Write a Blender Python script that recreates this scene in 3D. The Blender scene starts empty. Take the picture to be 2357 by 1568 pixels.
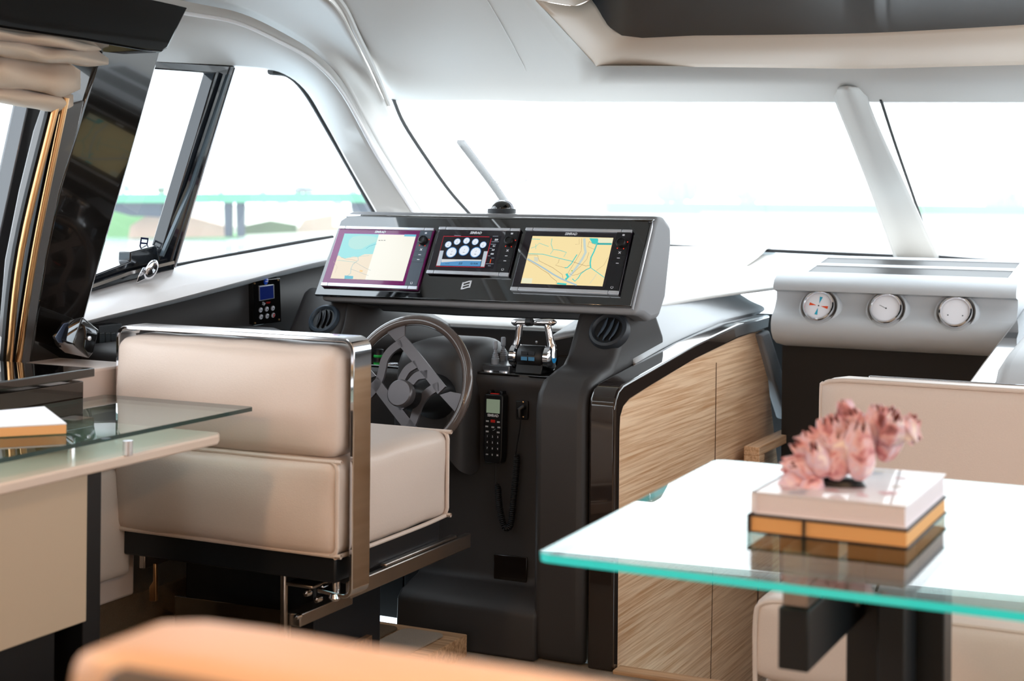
import bpy, bmesh, math, random
from mathutils import Vector as V, Matrix, noise
SC=bpy.context.scene
COL=SC.collection
# ------------------------------------------------------------------ camera, world, light, exposure
F=3600.0; YAW=math.radians(26.2); ROLL=math.radians(0.5); HY=440.0; CX=1178.5
CAM=V((0,0,1.45))
cd=bpy.data.cameras.new('camera'); cam=bpy.data.objects.new('camera',cd); COL.objects.link(cam)
cd.sensor_width=36.0; cd.lens=36.0*F/2357.0; cd.shift_y=-(784-HY)/2357.0; cd.clip_start=0.05; cd.clip_end=2000
cam.matrix_world=Matrix.Translation(CAM)@Matrix.Rotation(YAW,4,'Z')@Matrix.Rotation(math.pi/2,4,'X')@Matrix.Rotation(ROLL,4,'Z')
cd.dof.use_dof=True; cd.dof.focus_distance=4.85; cd.dof.aperture_fstop=3.6
SC.camera=cam
SC.view_settings.view_transform='Standard'; SC.view_settings.look='None'; SC.view_settings.gamma=1.0
SC.view_settings.use_curve_mapping=False; SC.view_settings.exposure=0.0
SC.cycles.use_denoising=True; SC.cycles.max_bounces=10; SC.cycles.transparent_max_bounces=24
SC.cycles.sample_clamp_indirect=6.0; SC.cycles.caustics_reflective=False; SC.cycles.caustics_refractive=False
wd=bpy.data.worlds.new('overcast_sky'); SC.world=wd; wd.use_nodes=True
nt=wd.node_tree; bg=nt.nodes['Background']
tc=nt.nodes.new('ShaderNodeTexCoord'); sp=nt.nodes.new('ShaderNodeSeparateXYZ'); rp=nt.nodes.new('ShaderNodeValToRGB')
nt.links.new(tc.outputs['Generated'],sp.inputs[0]); nt.links.new(sp.outputs['Z'],rp.inputs[0])
rp.color_ramp.elements[0].position=0.0; rp.color_ramp.elements[0].color=(0.93,0.97,1,1)
rp.color_ramp.elements[1].position=0.5; rp.color_ramp.elements[1].color=(0.86,0.94,1,1)
nt.links.new(rp.outputs[0],bg.inputs[0]); bg.inputs[1].default_value=4.5
def area_light(name,loc,size,power,color,rot=(0,0,0)):
    l=bpy.data.lights.new(name,'AREA'); l.shape='DISK'; l.size=size; l.energy=power; l.color=color
    o=bpy.data.objects.new(name,l); COL.objects.link(o); o.location=loc; o.rotation_euler=rot; return o

# ------------------------------------------------------------------ pixel -> place on a known plane of the cabin
AX=V((-math.sin(YAW),math.cos(YAW),0)); RT=V((math.cos(YAW),math.sin(YAW),0))
def ray(px,py):
    u=px-CX; v=HY-py; c,s=math.cos(ROLL),math.sin(ROLL)
    return AX+RT*((u*c-v*s)/F)+V((0,0,1))*((u*s+v*c)/F)
def onP(px,py,n,k):
    n=V(n); r=ray(px,py); return CAM+r*((k-n.dot(CAM))/n.dot(r))
def onX(px,py,x): return onP(px,py,(1,0,0),x)
def onY(px,py,y): return onP(px,py,(0,1,0),y)
def onZ(px,py,z): return onP(px,py,(0,0,1),z)
def onD(px,py,d): return CAM+ray(px,py)*d
def onW(px,py,off=0.0): return onP(px,py,(1,0,-0.2),-3.53+off)      # port side of the hull, leaning inwards
def onS(px,py,off=0.0): return onP(px,py,(0,1,2.06),9.37+off)        # raked windscreen plane

# ------------------------------------------------------------------ materials
def lin(c):
    return tuple(((x/255)/12.92 if x/255<=0.04045 else ((x/255+0.055)/1.055)**2.4) for x in c[:3])+(1,)
def mat(name,c,rough=0.5,metal=0.0,coat=0.0,spec=0.5,bump=0,bscale=50,var=0,emit=None,es=1.0,sheen=0,trans=0,ior=1.45,coatior=1.5):
    m=bpy.data.materials.new(name); m.use_nodes=True; n=m.node_tree.nodes; L=m.node_tree.links
    b=n['Principled BSDF']; b.inputs['Base Color'].default_value=lin(c); b.inputs['Roughness'].default_value=rough
    b.inputs['Metallic'].default_value=metal; b.inputs['Coat Weight'].default_value=coat; b.inputs['Coat Roughness'].default_value=0.03
    b.inputs['Coat IOR'].default_value=coatior
    b.inputs['Specular IOR Level'].default_value=spec; b.inputs['Sheen Weight'].default_value=sheen
    b.inputs['Transmission Weight'].default_value=trans; b.inputs['IOR'].default_value=ior
    if bump or var:
        t=n.new('ShaderNodeTexCoord'); z=n.new('ShaderNodeTexNoise'); z.inputs['Scale'].default_value=bscale; z.inputs['Detail'].default_value=4
        L.new(t.outputs['Object'],z.inputs['Vector'])
        if bump:
            bp=n.new('ShaderNodeBump'); bp.inputs['Strength'].default_value=bump; bp.inputs['Distance'].default_value=0.01
            L.new(z.outputs[0],bp.inputs['Height']); L.new(bp.outputs[0],b.inputs['Normal'])
        if var:
            mx=n.new('ShaderNodeMix'); mx.data_type='RGBA'; a=lin(c)
            mx.inputs[6].default_value=tuple(x*(1-var) for x in a[:3])+(1,); mx.inputs[7].default_value=tuple(min(1,x*(1+var)) for x in a[:3])+(1,)
            L.new(z.outputs[0],mx.inputs[0]); L.new(mx.outputs[2],b.inputs['Base Color'])
    if emit is not None:
        b.inputs['Emission Color'].default_value=lin(emit); b.inputs['Emission Strength'].default_value=es
    return m
def glow(name,c,s=1.0): return mat(name,(8,8,8),0.25,emit=c,es=s)
def wood(name,a,b_,along='Y',rough=0.45,s=1.0):
    m=bpy.data.materials.new(name); m.use_nodes=True; n=m.node_tree.nodes; L=m.node_tree.links; b=n['Principled BSDF']
    t=n.new('ShaderNodeTexCoord'); mp=n.new('ShaderNodeMapping'); sc={'X':(2.5,70,70),'Y':(110,2.2,110),'Z':(70,70,2.5)}[along]
    mp.inputs['Scale'].default_value=tuple(q*s for q in sc); mp.inputs['Rotation'].default_value=(0.04,0,0)
    z=n.new('ShaderNodeTexNoise'); z.inputs['Scale'].default_value=1.0; z.inputs['Detail'].default_value=6; z.inputs['Roughness'].default_value=0.6; z.inputs['Distortion'].default_value=0.25
    r=n.new('ShaderNodeValToRGB'); e=r.color_ramp.elements; e[0].position=0.34; e[0].color=lin(b_); e[1].position=0.6; e[1].color=lin(a)
    L.new(t.outputs['Object'],mp.inputs[0]); L.new(mp.outputs[0],z.inputs['Vector']); L.new(z.outputs[0],r.inputs[0]); L.new(r.outputs[0],b.inputs['Base Color'])
    bp=n.new('ShaderNodeBump'); bp.inputs['Strength'].default_value=0.12; bp.inputs['Distance'].default_value=0.004; L.new(z.outputs[0],bp.inputs['Height']); L.new(bp.outputs[0],b.inputs['Normal'])
    b.inputs['Roughness'].default_value=rough; return m
def pane(name,tint=(255,255,255),veil=0.0,rough=0.0,ior=1.5,trans_white=(1,1,1),refl=1.0):
    m=bpy.data.materials.new(name); m.use_nodes=True; n=m.node_tree.nodes; L=m.node_tree.links
    for q in list(n): n.remove(q)
    o=n.new('ShaderNodeOutputMaterial'); tr=n.new('ShaderNodeBsdfTransparent'); tr.inputs[0].default_value=lin(tint)
    gl=n.new('ShaderNodeBsdfGlossy'); gl.inputs['Roughness'].default_value=rough
    ge=n.new('ShaderNodeNewGeometry'); dp=n.new('ShaderNodeVectorMath'); dp.operation='DOT_PRODUCT'
    L.new(ge.outputs['Incoming'],dp.inputs[0]); L.new(ge.outputs['Normal'],dp.inputs[1])
    def mth(op,a,b=None):
        q=n.new('ShaderNodeMath'); q.operation=op; q.use_clamp=False
        for i,x in enumerate((a,b)):
            if x is None: continue
            if isinstance(x,(int,float)): q.inputs[i].default_value=x
            else: L.new(x,q.inputs[i])
        return q.outputs[0]
    f0=((ior-1)/(ior+1))**2*refl
    fr=mth('MINIMUM',mth('ADD',mth('MULTIPLY',mth('POWER',mth('SUBTRACT',1.0,mth('ABSOLUTE',dp.outputs['Value'])),5.0),(1-f0)*min(1,refl)),f0),1.0)
    mx=n.new('ShaderNodeMixShader')
    src=tr
    if veil:
        tl=n.new('ShaderNodeBsdfTranslucent'); tl.inputs[0].default_value=trans_white+(1,); m2=n.new('ShaderNodeMixShader'); m2.inputs[0].default_value=veil
        L.new(tr.outputs[0],m2.inputs[1]); L.new(tl.outputs[0],m2.inputs[2]); src=m2
    L.new(fr,mx.inputs[0]); L.new(src.outputs[0],mx.inputs[1]); L.new(gl.outputs[0],mx.inputs[2]); L.new(mx.outputs[0],o.inputs[0]); return m
M={}
M['gel']=mat('white_gelcoat',(206,203,199),0.42,spec=0.35)
M['sill']=mat('white_gelcoat_lit',(244,242,243),0.3,coat=0.2)  # same white gelcoat, with overexposed daylight put into the colour
M['gelwarm']=mat('cream_gelcoat',(224,202,182),0.42,spec=0.35)
M['dash']=mat('dark_grey_moulding',(56,54,54),0.5,spec=0.4,bump=0.03,bscale=900)
M['dash_glare']=mat('dark_moulding_glare',(194,198,202),0.5,spec=0.4,bump=0.03,bscale=900)  # same dark moulding, with window glare put into a paler colour
M['dash_lit']=mat('dark_moulding_lit',(138,139,142),0.5,spec=0.4,bump=0.03,bscale=900)  # same dark moulding, the light on its upper faces put into the colour
M['blackgloss']=mat('black_gloss_lacquer',(12,11,11),0.05,coat=1.0)
M['piano']=mat('piano_black_panel',(10,10,11),0.04,coat=1.0,coatior=1.6,ior=1.75)
M['blackmid']=mat('black_lacquer',(9,8,8),0.08,coat=0.25,spec=0.3)
M['browngloss']=mat('dark_brown_gloss_lacquer',(42,34,30),0.08,coat=0.8)
M['black']=mat('black_plastic',(18,18,20),0.4)
M['rubber']=mat('black_rubber',(14,15,18),0.55)
M['navy']=mat('dark_painted_panel',(22,24,28),0.4)
M['chrome']=mat('polished_chrome',(235,235,238),0.07,metal=1)
M['steel']=mat('brushed_steel',(180,172,165),0.28,metal=1)
M['brass']=mat('brass_rail',(205,160,112),0.28,metal=1)
M['silver']=mat('silver_trim',(225,228,235),0.25,metal=0.7)
M['leather']=mat('beige_leather',(219,202,190),0.42,bump=0.06,bscale=260,var=0.04)
M['leathero']=mat('tan_leather',(216,184,158),0.42,bump=0.06,bscale=260)
M['carpet']=mat('beige_carpet',(176,156,134),0.95,bump=0.9,bscale=350,var=0.25,sheen=0.3)
M['carpetd']=mat('brown_carpet',(120,98,76),0.95,bump=0.9,bscale=350,var=0.3)
M['oak']=wood('oak_veneer',(242,208,172),(200,152,110),'Y')
M['oakx']=wood('oak_veneer_crosswise',(214,174,134),(160,116,78),'X')
M['oakd']=wood('dark_oak',(120,88,62),(70,48,34),'X')
M['cloth']=mat('beige_blind_cloth',(222,196,172),0.85,bump=0.2,bscale=600,sheen=0.3)
M['cream']=mat('cream_lacquer',(200,180,155),0.35)
M['shelf']=mat('cream_shelf_lacquer',(226,205,188),0.25,coat=0.3)
M['glass']=pane('clear_glass',(250,253,252))
M['glasst']=pane('table_glass',(222,240,236))
M['wscreen']=pane('windscreen_glass',(250,252,252),veil=0.13)
M['tint']=pane('side_window_glass',(248,252,255),veil=0.07)
M['smoke']=pane('smoked_glass',(120,124,128))
M['aqua']=mat('glass_edge_aqua',(60,240,255),0.1,coat=0.5,emit=None)
M['gedge']=mat('glass_edge_dark',(30,62,62),0.08,coat=0.6)
M['wheel']=mat('wheel_grey_lacquer',(82,72,68),0.16,coat=0.6)
M['spoke']=mat('satin_grey_metal',(92,88,90),0.33,metal=0.5)
M['vent']=mat('vent_grey_plastic',(60,72,84),0.45)
M['ventd']=mat('vent_dark_plastic',(38,42,48),0.5)
M['white']=mat('white_print',(235,238,245),0.4)
M['paper']=mat('white_paper',(240,240,246),0.7)
M['pagewhite']=mat('book_page_block',(222,214,218),0.8,bump=0.2,bscale=300)
M['pageyellow']=mat('yellowed_page_block',(222,168,108),0.8,bump=0.2,bscale=300)
M['cover']=mat('dark_book_cover',(45,36,38),0.5)
M['red']=mat('red_plastic',(215,40,30),0.4)
M['joy']=mat('grey_rubber',(150,156,165),0.55)
M['frame']=mat('glossy_black_window_frame',(12,16,24),0.15,coat=0.5)

# ------------------------------------------------------------------ mesh building
class MB:
    def __init__(s): s.v=[]; s.f=[]; s.m=[]
    def add(s,vf,m=0,fr=None):
        v,f=vf; o=len(s.v)
        if fr: v=[fr(p) for p in v]
        s.v+= [V(p) for p in v]; s.f+=[tuple(i+o for i in q) for q in f]; s.m+=[m]*len(f); return s
def build(name,mb,mats,parent=None,smooth=True,bevel=0.0,seg=2,sub=0,solid=0.0,off=0.0,ang=40,weld=False):
    if isinstance(mb,tuple): mb=MB().add(mb)
    me=bpy.data.meshes.new(name); me.from_pydata([tuple(p) for p in mb.v],[],mb.f); 
    if not isinstance(mats,(list,tuple)): mats=[mats]
    for m in mats: me.materials.append(m)
    me.polygons.foreach_set('material_index',mb.m); me.update()
    bm=bmesh.new(); bm.from_mesh(me)
    if weld: bmesh.ops.remove_doubles(bm,verts=bm.verts,dist=0.0005)
    bmesh.ops.recalc_face_normals(bm,faces=bm.faces); bm.to_mesh(me); bm.free()
    if smooth: me.shade_smooth(); me.set_sharp_from_angle(angle=math.radians(ang))
    o=bpy.data.objects.new(name,me); COL.objects.link(o)
    if bevel: 
        b=o.modifiers.new('bevel','BEVEL'); b.width=bevel; b.segments=seg; b.limit_method='ANGLE'; b.angle_limit=math.radians(35); b.harden_normals=False
        me.shade_smooth(); me.set_sharp_from_angle(angle=math.radians(60))
    if solid: 
        q=o.modifiers.new('solid','SOLIDIFY'); q.thickness=solid; q.offset=off
    if sub: 
        q=o.modifiers.new('sub','SUBSURF'); q.levels=sub; q.render_levels=sub
    if parent is not None:
        o.parent=parent; r=parent
        o.matrix_parent_inverse=Matrix.Translation(-r.location) if r.type=='EMPTY' else Matrix.Identity(4)
    return o
def thing(name,label,cat,loc=(0,0,0),group=None):
    o=bpy.data.objects.new(name,None); COL.objects.link(o); o.location=loc; o.empty_display_size=0.1
    o['label']=label; o['category']=cat
    if group: o['group']=group
    return o
def tag(o,label,cat,group=None):
    o['label']=label; o['category']=cat
    if group: o['group']=group
    return o
def struct(o,label=None,cat=None):
    o['kind']='structure'
    if label: o['label']=label
    if cat: o['category']=cat
    return o
def box(x0,x1,y0,y1,z0,z1):
    v=[(x,y,z) for x in (x0,x1) for y in (y0,y1) for z in (z0,z1)]
    return v,[(0,1,3,2),(4,6,7,5),(0,4,5,1),(2,3,7,6),(0,2,6,4),(1,5,7,3)]
def prism(pts,vec):
    n=len(pts); a=[V(p) for p in pts]; vec=V(vec); v=a+[p+vec for p in a]
    f=[tuple(range(n-1,-1,-1)),tuple(range(n,2*n))]+[(i,(i+1)%n,(i+1)%n+n,i+n) for i in range(n)]
    return v,f
def prismX(poly,x0,x1): return prism([(x0,y,z) for y,z in poly],(x1-x0,0,0))
def frame(o,ex,ey,ez=None):
    o=V(o); ex=V(ex).normalized(); ey=V(ey).normalized(); ez=V(ez).normalized() if ez is not None else ex.cross(ey)
    return lambda p:o+ex*p[0]+ey*p[1]+ez*p[2]
def lathe(prof,seg=32,closed=False):
    v=[];f=[];n=len(prof)
    for r,z in prof:
        for i in range(seg):
            a=2*math.pi*i/seg; v.append((r*math.cos(a),r*math.sin(a),z))
    for j in range(n-1 if not closed else n):
        k=(j+1)%n
        for i in range(seg):
            f.append((j*seg+i,j*seg+(i+1)%seg,k*seg+(i+1)%seg,k*seg+i))
    if not closed:
        if prof[0][0]>1e-6: f.append(tuple(range(seg-1,-1,-1)))
        if prof[-1][0]>1e-6: f.append(tuple((n-1)*seg+i for i in range(seg)))
    return v,f
def tube(path,r,seg=10,closed=False,rs=None):
    P=[V(p) for p in path]; n=len(P); v=[];f=[]; nrm=None
    for i,p in enumerate(P):
        if closed: t=(P[(i+1)%n]-P[i-1]).normalized()
        else: t=(P[min(i+1,n-1)]-P[max(i-1,0)]).normalized()
        if nrm is None:
            a=V((0,0,1)) if abs(t.z)<0.9 else V((1,0,0)); nrm=t.cross(a).normalized()
        else:
            nrm=(nrm-t*nrm.dot(t)).normalized()
        b=t.cross(nrm); rr=rs[i] if rs else r
        for k in range(seg):
            a=2*math.pi*k/seg; v.append(p+(nrm*math.cos(a)+b*math.sin(a))*rr)
    m=n if closed else n-1
    for i in range(m):
        j=(i+1)%n
        for k in range(seg): f.append((i*seg+k,i*seg+(k+1)%seg,j*seg+(k+1)%seg,j*seg+k))
    if not closed: f+= [tuple(range(seg-1,-1,-1)),tuple((n-1)*seg+k for k in range(seg))]
    return v,f
def cr(P,t,closed=False):
    n=len(P)
    if n==1: return V(P[0])
    i=min(int(t),n-2) if not closed else int(t)%n; u=t-int(t) if not (not closed and int(t)>=n-1) else 1.0
    g=(lambda k:V(P[k%n])) if closed else (lambda k: V(P[k]) if 0<=k<n else (2*V(P[0])-V(P[1]) if k<0 else 2*V(P[-1])-V(P[-2])))
    a,b,c,d=g(i-1),g(i),g(i+1),g(i+2)
    return 0.5*((2*b)+(c-a)*u+(2*a-5*b+4*c-d)*u*u+(3*b-a-3*c+d)*u**3)
def curve(P,res=6,closed=False):
    n=len(P); m=(n if closed else n-1)*res
    return [cr(P,i/res,closed) for i in range(m)]+([] if closed else [V(P[-1])])
def patch(rows,res=5,resr=None):
    resr=resr or res
    R=[curve(r,res) for r in rows]; cols=len(R[0]); G=[]
    cc=[curve([R[j][i] for j in range(len(R))],resr) for i in range(cols)]
    v=[cc[i][j] for i in range(cols) for j in range(len(cc[0]))]; h=len(cc[0])
    f=[(i*h+j,(i+1)*h+j,(i+1)*h+j+1,i*h+j+1) for i in range(cols-1) for j in range(h-1)]
    return v,f
def lpatch(rows,res=5):     # smooth along rows, straight between rows
    R=[curve(r,res) for r in rows]; c=len(R[0]); v=[p for r in R for p in r]
    return v,[(j*c+i,j*c+i+1,(j+1)*c+i+1,(j+1)*c+i) for j in range(len(R)-1) for i in range(c-1)]
def grid01(k=7,e=0.12):
    return [0,e*0.25,e*0.6,e]+[e+(1-2*e)*i/(k+1) for i in range(1,k+1)]+[1-e,1-e*0.6,1-e*0.25,1]
def cushion(c,h,r,bulge=(0,0,0),wr=0.0,seed=0):
    """rounded, slightly stuffed box: centre c, half sizes h, edge radius r"""
    T=[-1+2*t for t in grid01()]; key={}; v=[];f=[]
    def vid(p):
        k=tuple(round(q,5) for q in p)
        if k not in key: key[k]=len(v); v.append(p)
        return key[k]
    for ax in range(3):
        for s in (-1,1):
            for i in range(len(T)-1):
                for j in range(len(T)-1):
                    q=[]
                    for a,b in ((i,j),(i+1,j),(i+1,j+1),(i,j+1)):
                        p=[0,0,0]; p[ax]=s; p[(ax+1)%3]=T[a]; p[(ax+2)%3]=T[b]; q.append(vid(tuple(p)))
                    f.append(tuple(q) if s>0 else tuple(reversed(q)))
    out=[]
    for p in v:
        q=V((p[0]*h[0],p[1]*h[1],p[2]*h[2])); inn=V([max(-(h[k]-r),min(h[k]-r,q[k])) for k in range(3)])
        d=q-inn
        if d.length>1e-9: q=inn+d.normalized()*r
        for k in range(3):
            a,b=p[(k+1)%3],p[(k+2)%3]
            q[k]+=bulge[k]*p[k]*(1-a*a)*(1-b*b)
        if wr: q+=V((noise.noise(q*9+V((seed,0,0))),noise.noise(q*9+V((0,seed,5))),noise.noise(q*9+V((3,0,seed)))))*wr
        out.append(q+V(c))
    return out,f
def rrect(w,h,r,k=5):
    p=[]
    for cx,cy,a0 in ((w/2-r,h/2-r,0),(-w/2+r,h/2-r,90),(-w/2+r,-h/2+r,180),(w/2-r,-h/2+r,270)):
        for i in range(k+1):
            a=math.radians(a0+90*i/k); p.append((cx+r*math.cos(a),cy+r*math.sin(a)))
    return p
def ribbon(path,w,t,nv):
    """flat bar along path; nv: direction across the width; t thick"""
    P=[V(p) for p in path]; v=[];f=[];nv=V(nv).normalized()
    for i,p in enumerate(P):
        tn=(P[min(i+1,len(P)-1)]-P[max(i-1,0)]).normalized(); b=tn.cross(nv).normalized()
        for sa,sb in ((-1,-1),(1,-1),(1,1),(-1,1)): v.append(p+nv*(sa*w/2)+b*(sb*t/2))
    for i in range(len(P)-1):
        for k in range(4): f.append((i*4+k,i*4+(k+1)%4,(i+1)*4+(k+1)%4,(i+1)*4+k))
    m=len(P)-1; f+=[(3,2,1,0),(m*4,m*4+1,m*4+2,m*4+3)]
    return v,f
def strip2(path,w):   # flat 2D ribbon polygon quads, path of 2D points
    P=[V((p[0],p[1],0)) for p in path]; v=[];f=[]
    for i,p in enumerate(P):
        tn=(P[min(i+1,len(P)-1)]-P[max(i-1,0)]).normalized(); b=V((-tn.y,tn.x,0))*w/2
        v+=[p+b,p-b]
    for i in range(len(P)-1): f.append((2*i,2*i+1,2*i+3,2*i+2))
    return v,f
def poly2(pts): return [(p[0],p[1],0) for p in pts],[tuple(range(len(pts)))]
def disc2(cx,cy,r,n=20): return poly2([(cx+r*math.cos(2*math.pi*i/n),cy+r*math.sin(2*math.pi*i/n)) for i in range(n)])
def text2(s,size,shear=0.0,bold=0.0,align='CENTER',extr=0.0):
    c=bpy.data.curves.new('lettering','FONT'); c.body=s; c.size=size; c.shear=shear; c.offset=bold; c.align_x=align; c.align_y='CENTER'; c.resolution_u=3; c.extrude=extr
    o=bpy.data.objects.new('lettering',c); COL.objects.link(o); bpy.context.view_layer.update()
    me=bpy.data.meshes.new_from_object(o.evaluated_get(bpy.context.evaluated_depsgraph_get()))
    v=[tuple(p.co) for p in me.vertices]; f=[tuple(p.vertices) for p in me.polygons]
    bpy.data.objects.remove(o); bpy.data.curves.remove(c); bpy.data.meshes.remove(me); return v,f
def shift(vf,dx,dy,dz=0): return [(p[0]+dx,p[1]+dy,p[2]+dz) for p in vf[0]],vf[1]
def quadW(pxs,off=0.0,fn=onW): return [fn(x,y,off) for x,y in pxs]

# ================================================================== SETTING
# ---- floors
struct(build('floor',MB().add(box(-3.5,-1.8,-3,4.42,-0.1,0)).add(box(-1.8,1.2,-3,4.40,-0.1,0)),M['carpet']))
struct(build('floor_lower',box(-1.86,-0.7,4.5,6.5,-1.0,-0.9),M['oakd']))
struct(build('trim_step',box(-1.795,-0.75,4.36,4.42,-0.12,0.012),M['oakx'],bevel=0.004))
# raised side decks port
struct(build('floor_raised',MB().add(box(-3.5,-2.25,-3,3.12,0.0,0.30)).add(box(-3.5,-2.9,3.12,4.3,0.0,0.30)),M['carpetd'],bevel=0.006))
# ---- port wall: lower grey lining, white sill band, header
topl=[(-140,760),(0,735),(150,690),(205,671),(400,616),(580,581),(760,548),(900,525),(1010,512)]
botl=[(-140,850),(0,815),(150,762),(200,740),(400,690),(580,643),(750,602),(900,575),(1010,560)]
R0=[onW(x,y,-0.02) for x,y in topl]; R1=[onW(x,y+6,0.03) for x,y in topl]; R2=[onW(x,y-8,0.13) for x,y in botl]; R3=[onW(x,y,0.125) for x,y in botl]; R4=[onW(x,y+8,0.03) for x,y in botl]
struct(build('trim_sill_port',patch([R0,R1,R2,R3,R4],4,3),M['sill'],solid=0.004))
B=[V((p.x-0.2*(p.z-0.1),p.y,0.1)) for p in R4]
struct(build('wall_left',lpatch([R4,[V((p.x-0.03,p.y,p.z-0.15)) for p in R4],B],4),M['dash'],solid=0.004))
# ---- header moulding that sweeps over the side windows and down the pillar
row0=[(-300,80),(0,105),(200,128),(362,143),(540,152),(640,165),(700,205),(750,285),(805,385),(868,495)]
ridge=[((-300,-120),3.6),((-60,-75),3.9),((200,-12),4.25),((430,28),4.6),((540,48),4.75),((640,92),4.98),((722,140),5.2),((790,215),5.45),((870,360),5.9),((960,500),6.35)]
cre=[((-300,-420),2.9),((0,-330),3.2),((300,-210),3.5),((560,-110),3.8),((700,-40),4.0),((775,20),4.25),((815,90),4.8),((850,160),5.4),((905,270),6.45),((1035,497),7.2)]
r0=[onW(x,y,0.0) for x,y in row0]
r1=[onW(x+3,y-3,0.05) for x,y in row0]
r3=[onD(*p,d) for p,d in ridge]; r2=[(a*0.12+b*0.88)+V((0.0,0,-0.012)) for a,b in zip(r1,r3)]
r5=[onD(*p,d) for p,d in cre]
r4=[(a*0.88+b*0.12)+V((0,0,0.012)) for a,b in zip(r3,r5)]
hm=MB().add(lpatch([r0,r1,[a*0.5+b*0.5+V((-0.01,0,0.008)) for a,b in zip(r1,r2)],r2,r3,r4],5))
r45=[a*0.5+b*0.5+V((-0.03,0.02,0.03)) for a,b in zip(r4,r5)]
hm.add(patch([r4,r45,r5],5,4))
o=build('ceiling_side_moulding',hm,M['gel'],solid=0.004,ang=50); o.name='trim_header_port'; struct(o)
struct(build('trim_ridge_bead',tube(curve([p+V((0.004,-0.004,-0.004)) for p in r3],5),0.007,8),M['sill']))
# ---- ceiling front: from the windscreen head back to the hatch recess
def cei(px,py,z): return onZ(px,py,z)
xs=[885,1000,1130,1245,1380,1600,1800,2000,2200,2400,2700]
ra=[onS(x,(228 if x<1200 else 232+ (x-1200)*0.001),0.02) for x in xs]
ra0=[p+V((0,0.10,0.0)) for p in ra]
rb=[cei(x,y,z) for (x,y),z in zip([(850,150),(965,152),(1095,152),(1205,152),(1372,152),(1600,153),(1800,155),(2000,157),(2200,152),(2400,147),(2700,140)],[1.89]*11)]
C4=lambda r:curve(r,4)
FR=[C4(ra0),C4(ra),C4([a*0.5+b*0.5 for a,b in zip(ra,rb)]),C4(rb)]
# left field of the ceiling, between the pillar crease and the hatch edge
rc=[cei(815,90,1.925),cei(950,100,1.921),cei(1080,102,1.921),cei(1180,104,1.921),cei(1325,100,1.921)]
rd=[cei(760,0,1.967),cei(900,0,1.967),cei(1020,0,1.967),cei(1120,0,1.967),cei(1232,0,1.967)]
re=[cei(560,-260,2.03),cei(700,-260,2.03),cei(820,-270,2.03),cei(900,-280,2.03),cei(1000,-290,2.03)]
LR=[FR[3][:17],C4(rc),C4(rd),C4(re)]
def sheet(R): 
    c=len(R[0]); return [p for r in R for p in r],[(j*c+i,j*c+i+1,(j+1)*c+i+1,(j+1)*c+i) for j in range(len(R)-1) for i in range(c-1)]
ceil=MB().add(sheet(FR)).add(sheet(LR))
struct(build('ceiling',ceil,M['gel'],solid=0.004,ang=50,weld=True))
# seam across the ceiling and the light bead along the pillar crease
struct(build('trim_ceiling_seam',tube(curve([cei(1243,226,1.825),cei(1205,152,1.888),cei(1165,78,1.93),cei(1120,0,1.964),cei(1020,-150,2.0)],5),0.0016,6),M['gel']))
struct(build('trim_crease_bead',tube(curve([onD(x,y,d-0.02) for (x,y),d in [((560,-110),3.8),((700,-60),4.0),((780,0),4.25),((822,80),4.8),((856,150),5.4),((895,240),6.2)]],5),0.010,8),M['gel']))
# hatch recess (cream) and the black sunroof glass inside
top=[onP(x,y,(0,0.25,1),3.2225) for (x,y),d in [((1362,-2),4.35),((1432,78),5.0),((1600,78),5.0),((1800,76),4.93),((2000,72),4.86),((2200,62),4.78),((2400,50),4.7),((2700,30),4.6)]]
lip=[rd[4],rb[4]]+rb[5:11]
mid=[a*0.35+b*0.65+V((0,0,-0.02)) for a,b in zip(lip,top)]
struct(build('ceiling_hatch_recess',patch([lip,mid,top],5,4),M['gelwarm'],solid=0.004))
struct(build('ceiling_recess_side',lpatch([[re[4],rd[4]],[(re[4]*0.35+onP(1180,-300,(0,0.25,1),3.2225)*0.65)+V((0,0,-0.02)),mid[0]],[onP(1180,-300,(0,0.25,1),3.2225),top[0]]],4),M['gelwarm'],solid=0.004))
aft=[V((-1.95+0.36*i,3.3,2.3975)) for i in range(len(top))]
struct(build('ceiling_sunroof_glass',lpatch([[q+V((0,0,0.004)) for q in top],aft],3),mat('sunroof_black_glass',(14,20,28),0.08,ior=1.08),solid=0.02,off=0))
# ceiling over the saloon, behind and above the camera
struct(build('ceiling_saloon',MB().add(box(-3.2,-0.95,-3,2.35,2.02,2.06)).add(box(-0.95,1.2,-3,2.35,2.02,2.06)).add(box(0.75,1.3,2.3,5.4,1.96,2.0)).add(([V((-2.1,3.3,2.41)),V((0.9,3.3,2.41)),V((0.9,2.3,2.05)),V((-1.95,2.3,2.05))],[(0,1,2,3)])).add(([V((0.6,3.3,2.41)),V((0.3,5.0,2.0)),V((0.9,5.0,1.98)),V((0.9,2.3,2.05))],[(0,1,2,3)])),M['gelwarm']))
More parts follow.
